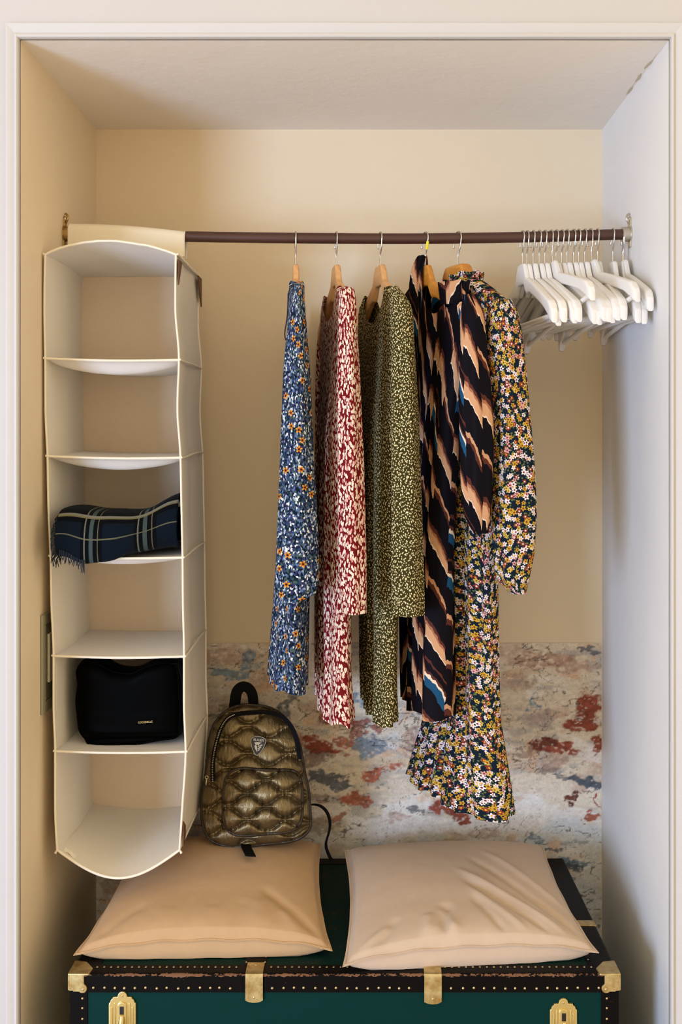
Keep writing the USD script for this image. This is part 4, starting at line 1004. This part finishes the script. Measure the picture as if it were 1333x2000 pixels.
# ------------------------------------------------------------------ cushions
def cotton(name, c):
    g = G(name); p = g.obj()
    f, _ = g.noise(g.mapv(p, (40, 40, 40)), 1, 3); f2, _ = g.noise(p, 700, 3, .7)
    col = g.mix(f, tuple(x * .93 for x in c), tuple(min(1, x * 1.05) for x in c))
    return g.done(base_color=col, roughness=.88, specular_ior_level=.15, sheen_weight=.08, normal=g.bump(f2, .25, .0008))
M_cush = cotton('cotton_tan', lin(190, 156, 117)); M_cush2 = cotton('cotton_beige', lin(197, 174, 152))
def cushion(corners, hts, H, Hb, wr, seed, pinch=.06):
    """corners: world (x, y, z) FL, FR, BR, BL of the seam; H: rise above the seam, Hb: drop below it"""
    FL, FR, BR, BL = (np.asarray(c, float) for c in corners)
    n = 120; u = np.linspace(-1, 1, n); U, V = np.meshgrid(u, u, indexing='ij')
    su, sv = U * (1 - pinch * (1 - V ** 2) ** 1.0 * np.abs(U) ** 3), V * (1 - pinch * (1 - U ** 2) * np.abs(V) ** 3)
    a, b = (su[..., None] + 1) / 2, (sv[..., None] + 1) / 2
    base = (FL * (1 - a) + FR * a) * (1 - b) + (BL * (1 - a) + BR * a) * b
    # margin of flat hem then swell
    e = np.minimum(1 - np.abs(U), 1 - np.abs(V)); k = np.clip((e - .025) / .975, 0, 1)
    prof = (np.clip(1 - np.abs(U) ** 2.4, 0, 1) * np.clip(1 - np.abs(V) ** 2.4, 0, 1)) ** .52 * ss(e, .02, .07)
    lift_ = .017 * (1 - np.abs(U) ** 3) * ss(-V, .35, 1.0); base = base.copy(); base[..., 2] += lift_
    up = base.copy(); up[..., 2] += H * prof * (1 + hts * V) + wr(U, V) * ss(e, .02, .18)
    dn = base.copy(); dn[..., 2] -= Hb * prof + 1.6 * lift_ * ss(e, .02, .1); dn[..., 1] -= .016 * ss(e, .015, .07) * (1 - ss(e, .1, .3)) * ss(-V, .5, .9) * (1 - np.abs(U) ** 4)
    hem = .0014 * np.sin(U * 17 + seed) * ss(e, .12, 0) + .0016 * np.sin(V * 13 + seed) * ss(e, .12, 0)
    up[..., 2] += hem; dn[..., 2] += hem
    up[..., 2] += .0012
    return up, dn, base, e
def make_cushion(label, mat, corners, hts, H, Hb, wr, seed, floor_z):
    up, dn, base, e = cushion(corners, hts, H, Hb, wr, seed)
    dn[..., 2] = np.maximum(dn[..., 2], floor_z + .0012); up[..., 2] = np.maximum(up[..., 2], dn[..., 2] + .0006)
    b = base.mean((0, 1)); t = thing('cushion', label, 'cushion', (b[0], b[1], floor_z))
    v1, f1 = grid(up); v2, f2 = grid(dn); N = up.shape[0]
    idx = np.arange(N * N).reshape(N, N); rim = np.concatenate([idx[:, 0], idx[-1, 1:], idx[::-1, -1][1:], idx[0, ::-1][1:-1]]); r2 = np.roll(rim, -1); k = N * N
    rf = np.vstack([np.stack([rim, r2, r2 + k], 1), np.stack([rim, r2 + k, rim + k], 1)])
    obj('cover', (np.vstack([v1, v2]), np.vstack([f1, f2[:, ::-1] + k, rf[:, ::-1]])), mat, t, smooth=60)
    edge = np.concatenate([up[1:-1, 1], up[-2, 1:-1], up[1:-1, -2][::-1], up[1, 1:-1][::-1]])
    obj('seam', tube(edge + [0, 0, -.0003], .0016, 6, closed=True), mat, t, smooth=True)
    return t
def line_w(U, V, p0, p1, w, amp, taper=.25):
    d = np.array(p1, float) - p0; L = np.linalg.norm(d); d /= L; dx, dy = U - p0[0], V - p0[1]
    s = (dx * d[0] + dy * d[1]) / L; r = -dx * d[1] + dy * d[0]
    return amp * np.exp(-(r / w) ** 2) * ss(s, 0, taper) * ss(s, 1, 1 - taper)
def wrL(U, V):
    w = .003 * nz(U * 2.5, V * 2.5, 0, 12)
    for p0, p1, wd_, am in (((-.1, -.98), (.05, -.6), .06, .002), ((.2, -.98), (.3, -.5), .07, -.002), ((.45, -.98), (.42, -.45), .08, .002), ((.95, -.95), (.4, -.3), .05, -.006), ((-.9, -.95), (-.5, -.5), .06, -.003), ((-.4, -.98), (-.3, -.6), .07, .0015), ((.75, -.99), (.6, -.6), .05, .002)): w = w + line_w(U, V, p0, p1, wd_, am)
    return w
def wrR(U, V):
    w = .003 * nz(U * 2.5, V * 2.5, 3, 13)
    for p0, p1, wd_, am in (((.95, -.95), (.1, .35), .035, -.007), ((.85, -.98), (-.05, .15), .03, .006), ((.7, -.98), (.0, -.05), .03, -.007), ((.5, -.98), (.05, -.2), .03, .005), ((.97, -.6), (.25, .5), .04, .005), ((.3, -.98), (.06, -.35), .03, -.005),
                            ((-.2, -1), (-.15, -.45), .05, -.009), ((-.10, -1), (-.2, -.5), .045, .007), ((-.35, -.98), (-.3, -.6), .04, .005), ((-.75, -.98), (-.55, -.6), .05, -.004), ((-.9, -.95), (-.6, -.7), .04, .004)): w = w + line_w(U, V, p0, p1, wd_, am)
    w = w + .011 * np.exp(-((U + .2) / .13) ** 2 - ((V + .97) / .16) ** 2)
    return w
def corner3(px, py, D): return P(px, py, D)
cl = make_cushion('flat tan cotton cushion at the left, under the quilted backpack', M_cush, (P(143, 1868, 2.145), P(650, 1858, 2.165), P(628, 1648, 2.60), P(262, 1652, 2.60)), .16, .062, .045, wrL, 1.0, TZ)
cr_ = make_cushion('wrinkled beige cotton cushion at the right end of the trunk', M_cush2, (P(669, 1890, 2.095), P(1171, 1864, 2.15), P(1062, 1652, 2.60), P(672, 1660, 2.58)), .12, .058, .05, wrR, 2.3, TZ)

# ------------------------------------------------------------------ quilted backpack
g = G('bronze_nylon'); p = g.obj(); f, _ = g.noise(g.mapv(p, (60, 60, 18)), 3, 4, .65); f2, _ = g.noise(p, 40, 3)
M_bronze = g.done(base_color=g.mix(f2, lin(134, 118, 86), lin(100, 86, 60)), metallic=.8, roughness=.29, normal=g.bump(f, .35, .006))
M_bronze_d = plain('bronze_piping', lin(52, 42, 30), .4, .4)
M_web = plain('webbing_black', lin(12, 11, 12), .8, specular_ior_level=.1)
M_zip = plain('zip_metal', lin(190, 176, 150), .3, 1.0)
z4 = lambda u, v: (370 + u * .2326, 1320 + v * .2326)
ol = smooth_path([z4(*q) for q in [(430, 248), (560, 246), (700, 275), (800, 340), (890, 460), (940, 600), (975, 800), (1008, 950), (1024, 1150), (1018, 1280), (960, 1345), (700, 1405), (500, 1428), (300, 1422), (180, 1365), (125, 1250), (112, 1150), (125, 950), (160, 750), (178, 540), (222, 400), (310, 300)]], 260, True)
Dp = lambda px, py: 2.488 + (1650 - py) / 275 * .085
NRM = np.array([0, -.96, .28]); NRM /= np.linalg.norm(NRM)
def quilt(px, py, x0, y0, lam, gap, amp, rows_):
    """wavy stitch lines a gap apart in opposite phase; returns puff in metres"""
    lines = [y0 + k * gap + amp * np.sin(2 * PI * (px - x0) / lam + PI * k) for k in rows_]
    dmin = np.full(px.shape, 1e9)
    for l in lines: dmin = np.minimum(dmin, np.abs(py - l))
    wr = nz(px / 4.2, py / 26, px * 0, 21) * np.exp(-dmin / 6.0)
    return .0140 * (1 - np.exp(-dmin / 5.0)) + .016 * wr
def body_disp(px, py, off):
    fr_ = ss(off, .010, .035)
    return fr_ * (quilt(px, py, 470, 1404, 78, 27, 9, range(-2, 12)) - .004)
bprof = [(0.0, -.055), (.5, -.055), (.85, -.052), (.95, -.045), (.99, -.03), (1.0, -.012), (1.0, .010), (.992, .02), (.975, .028)] + [(q, .032 + .024 * (1 - (q / .96) ** 3)) for q in np.linspace(.955, .02, 70)]
Vb = rings(ol, bprof, body_disp)
wb = to_world(Vb, Dp, NRM)
BP = thing('backpack', 'bronze quilted mini backpack with shield badge standing on the left cushion', 'backpack', P(505, 1652, 2.46))
obj('body', close_rings(wb), M_bronze, BP, smooth=70)
obj('edge_piping', tube(wb[7] + NRM * .002, .0038, 8, closed=True), M_bronze_d, BP, smooth=True)
# pocket
po = smooth_path([z4(*q) for q in [(345, 830), (400, 785), (600, 778), (800, 782), (915, 800), (958, 870), (968, 1050), (966, 1180), (925, 1265), (800, 1308), (600, 1325), (450, 1330), (360, 1300), (318, 1220), (308, 1100), (318, 930)]], 200, True)
def surf(px, py):
    """front surface of the body above the flat plane"""
    o = ol; c = o.mean(0); ang = np.arctan2(py - c[1], px - c[0]); oa = np.arctan2(o[:, 1] - c[1], o[:, 0] - c[0]); rr = np.hypot(*(o - c).T); i = np.argsort(oa)
    R = np.interp(ang, oa[i], rr[i], period=2 * PI); q = np.hypot(px - c[0], py - c[1]) / R
    return np.where(q < .96, .032 + .024 * (1 - (q / .96) ** 3), .03)
def pk_disp(px, py, off):
    b_ = surf(px, py)
    return b_ + ss(off, .010, .020) * (1.15 * quilt(px, py, 472, 1534, 72, 25, 9, range(-1, 6)) - .003)
pprof = [(1.0, -.012), (1.0, .004), (.995, .010), (.975, .015)] + [(q, .018 + .012 * (1 - (q / .96) ** 3)) for q in np.linspace(.95, .02, 55)]
Vp = rings(po, pprof, pk_disp); wpk = to_world(Vp, Dp, NRM)
PK = obj('front_pocket', close_rings(wpk), M_bronze, BP, smooth=70)
obj('edge_piping', tube(wpk[3] + NRM * .001, .0036, 8, closed=True), M_bronze_d, PK, smooth=True)
obj('zip', tube(wpk[1][np.r_[115:175]] + NRM * .001, .0024, 8), M_web, PK, smooth=True)
def on_body(pts, lift=.004, n=60):
    q = smooth_path(pts, n); return to_world(np.c_[q, surf(q[:, 0], q[:, 1]) + lift], Dp, NRM)
zp = on_body([z4(*q) for q in [(225, 880), (222, 740), (240, 620), (262, 530), (300, 425), (350, 358), (460, 322), (600, 312), (740, 326), (845, 400), (908, 530), (938, 700)]], .013, 100)
ZP = obj('zip', ribbon(zp, np.gradient(zp, axis=0)[:, [2, 1, 0]] * [-1, 0, 1] + 1e-9, .010, .003), M_web, BP)
teeth = [bbox(-.0015, .0015, -.001, .001, -.0007, .0007) for _ in range(44)]
obj('zip_teeth', cat(*[tf(m_, np.eye(3), zp[k] + NRM * .002) for k, m_ in enumerate(teeth)]), M_zip, ZP, smooth=False, kind='stuff')
zpul = P(*z4(147, 850), 2.43)
ring_ = [zpul + [.0035 * math.cos(a), -.002, .0035 * math.sin(a)] for a in np.linspace(0, 2 * PI, 17)[:-1]]
obj('zip_pull', cat(tube(ring_, .0011, 6, closed=True), tube([zpul + [0, -.002, -.003], zpul + [-.001, -.002, -.010], zpul + [-.001, -.001, -.018]], [.001, .0022, .0018], 6)), M_zip, BP, smooth=True)
# handle: a loop of webbing
hp_ = smooth_path([P(*z4(375, 290), 2.565), P(*z4(388, 190), 2.56), P(*z4(410, 118), 2.555), P(*z4(445, 92), 2.553), P(*z4(490, 100), 2.55), P(*z4(522, 138), 2.55), P(*z4(536, 200), 2.555), P(*z4(545, 290), 2.565)], 60)
tg = np.gradient(hp_, axis=0); wdir = np.cross(tg, [0, -1, 0.1]); wdir = wdir * 1.0 + np.array([0, .45, 0]) * np.linalg.norm(wdir, axis=1, keepdims=True)
obj('handle', ribbon(hp_, wdir, .027, .003), M_web, BP, label='black webbing carry handle')
# badge
bx = P(*z4(600, 590), 2.40); k_ = 2.46 / F
shp = lambda w, h: smooth_path([(-w, h * .70), (-w * .55, h * .93), (0, h), (w * .55, h * .93), (w, h * .70), (w * .96, h * .2), (w * .72, -h * .35), (w * .35, -h * .78), (0, -h), (-w * .35, -h * .78), (-w * .72, -h * .35), (-w * .96, h * .2)], 60, True)
cb = np.array(z4(597, 590)); off_b = float(surf(np.array(cb[0]), np.array(cb[1]))) + .0085
bpos = to_world(np.array([cb[0], cb[1], off_b]), Dp, NRM)
ex = np.array([1, 0, 0.0]); ez = np.cross(NRM, ex) * 1.0; ez = np.cross(ex, -NRM); ez = ez if ez[2] > 0 else -ez
co, si = math.cos(.10), math.sin(.10); RB = np.stack([ex * co - ez * si, ex * si + ez * co, NRM], 1)
M_badge, M_silver = plain('badge_black', lin(26, 24, 24), .5), plain('badge_silver', lin(176, 172, 164), .4, .5)
W_, H_ = 15 * k_, 19 * k_
BD = obj('badge', tf(slab(Polygon(shp(W_, H_)), -.004, .002, .0008), RB, bpos), M_badge, BP, smooth=30, label='black shield badge with silver emblem')
o3 = np.c_[shp(W_ * .94, H_ * .95), np.full(60, .0022)]
i3 = np.c_[shp(W_ * .74, H_ * .76), np.full(60, .0022)]
obj('badge_border', tf(tube(o3, .0009, 6, closed=True), RB, bpos), M_silver, BD, smooth=True)
emb = []
for j_ in range(3):
    y_ = -.1 - j_ * .22; emb.append(slab(Polygon([(W_ * .05, H_ * (y_ - .02)), (W_ * .62 - j_ * W_ * .14, H_ * (y_ + .18)), (W_ * .58 - j_ * W_ * .14, H_ * (y_ + .30)), (W_ * .05, H_ * (y_ + .10))]), .002, .003))
for q in ([(-.55, .30), (-.1, .38), (.5, .36), (.2, .22), (.1, .05), (-.1, .12), (-.3, .02), (-.35, .18)], [(-.4, .05), (-.1, .0), (-.02, -.3), (-.05, -.62), (-.25, -.35), (-.42, -.12)]):
    emb.append(slab(Polygon([(a_ * W_, b_ * H_) for a_, b_ in q]), .002, .003))
tx = meshkit.text_mesh('BLAUER', H_ * .24, .0008, bold=True); wt = tx.bounds[1][0]; tvx = np.asarray(tx.vertices).copy(); tvx[:, 0] = (tvx[:, 0] / wt - .5) * W_ * 1.36; tvx[:, 1] += H_ * .47; tvx[:, 2] += .002
emb.append((tvx, tx.faces))
obj('badge_emblem', tf(cat(*emb), RB, bpos), M_silver, BD, smooth=False)
# bottom tab and trailing shoulder strap
tb_ = smooth_path([P(480, 1648, 2.462), P(482, 1656, 2.43), P(486, 1664, 2.40), P(490, 1672, 2.385)], 12)
obj('pull_tab', ribbon(tb_, (1, .1, -.1), .023, .003), M_web, BP)
st_ = smooth_path([P(604, 1572, 2.52), P(620, 1572, 2.55), P(634, 1580, 2.575), P(643, 1596, 2.59), P(645, 1612, 2.59), P(641, 1632, 2.58), P(637, 1650, 2.565), P(642, 1668, 2.555), P(648, 1680, 2.55)], 60)
obj('shoulder_strap', ribbon(st_, (.35, 1, 0), np.float64(.012), .0026), M_web, BP)
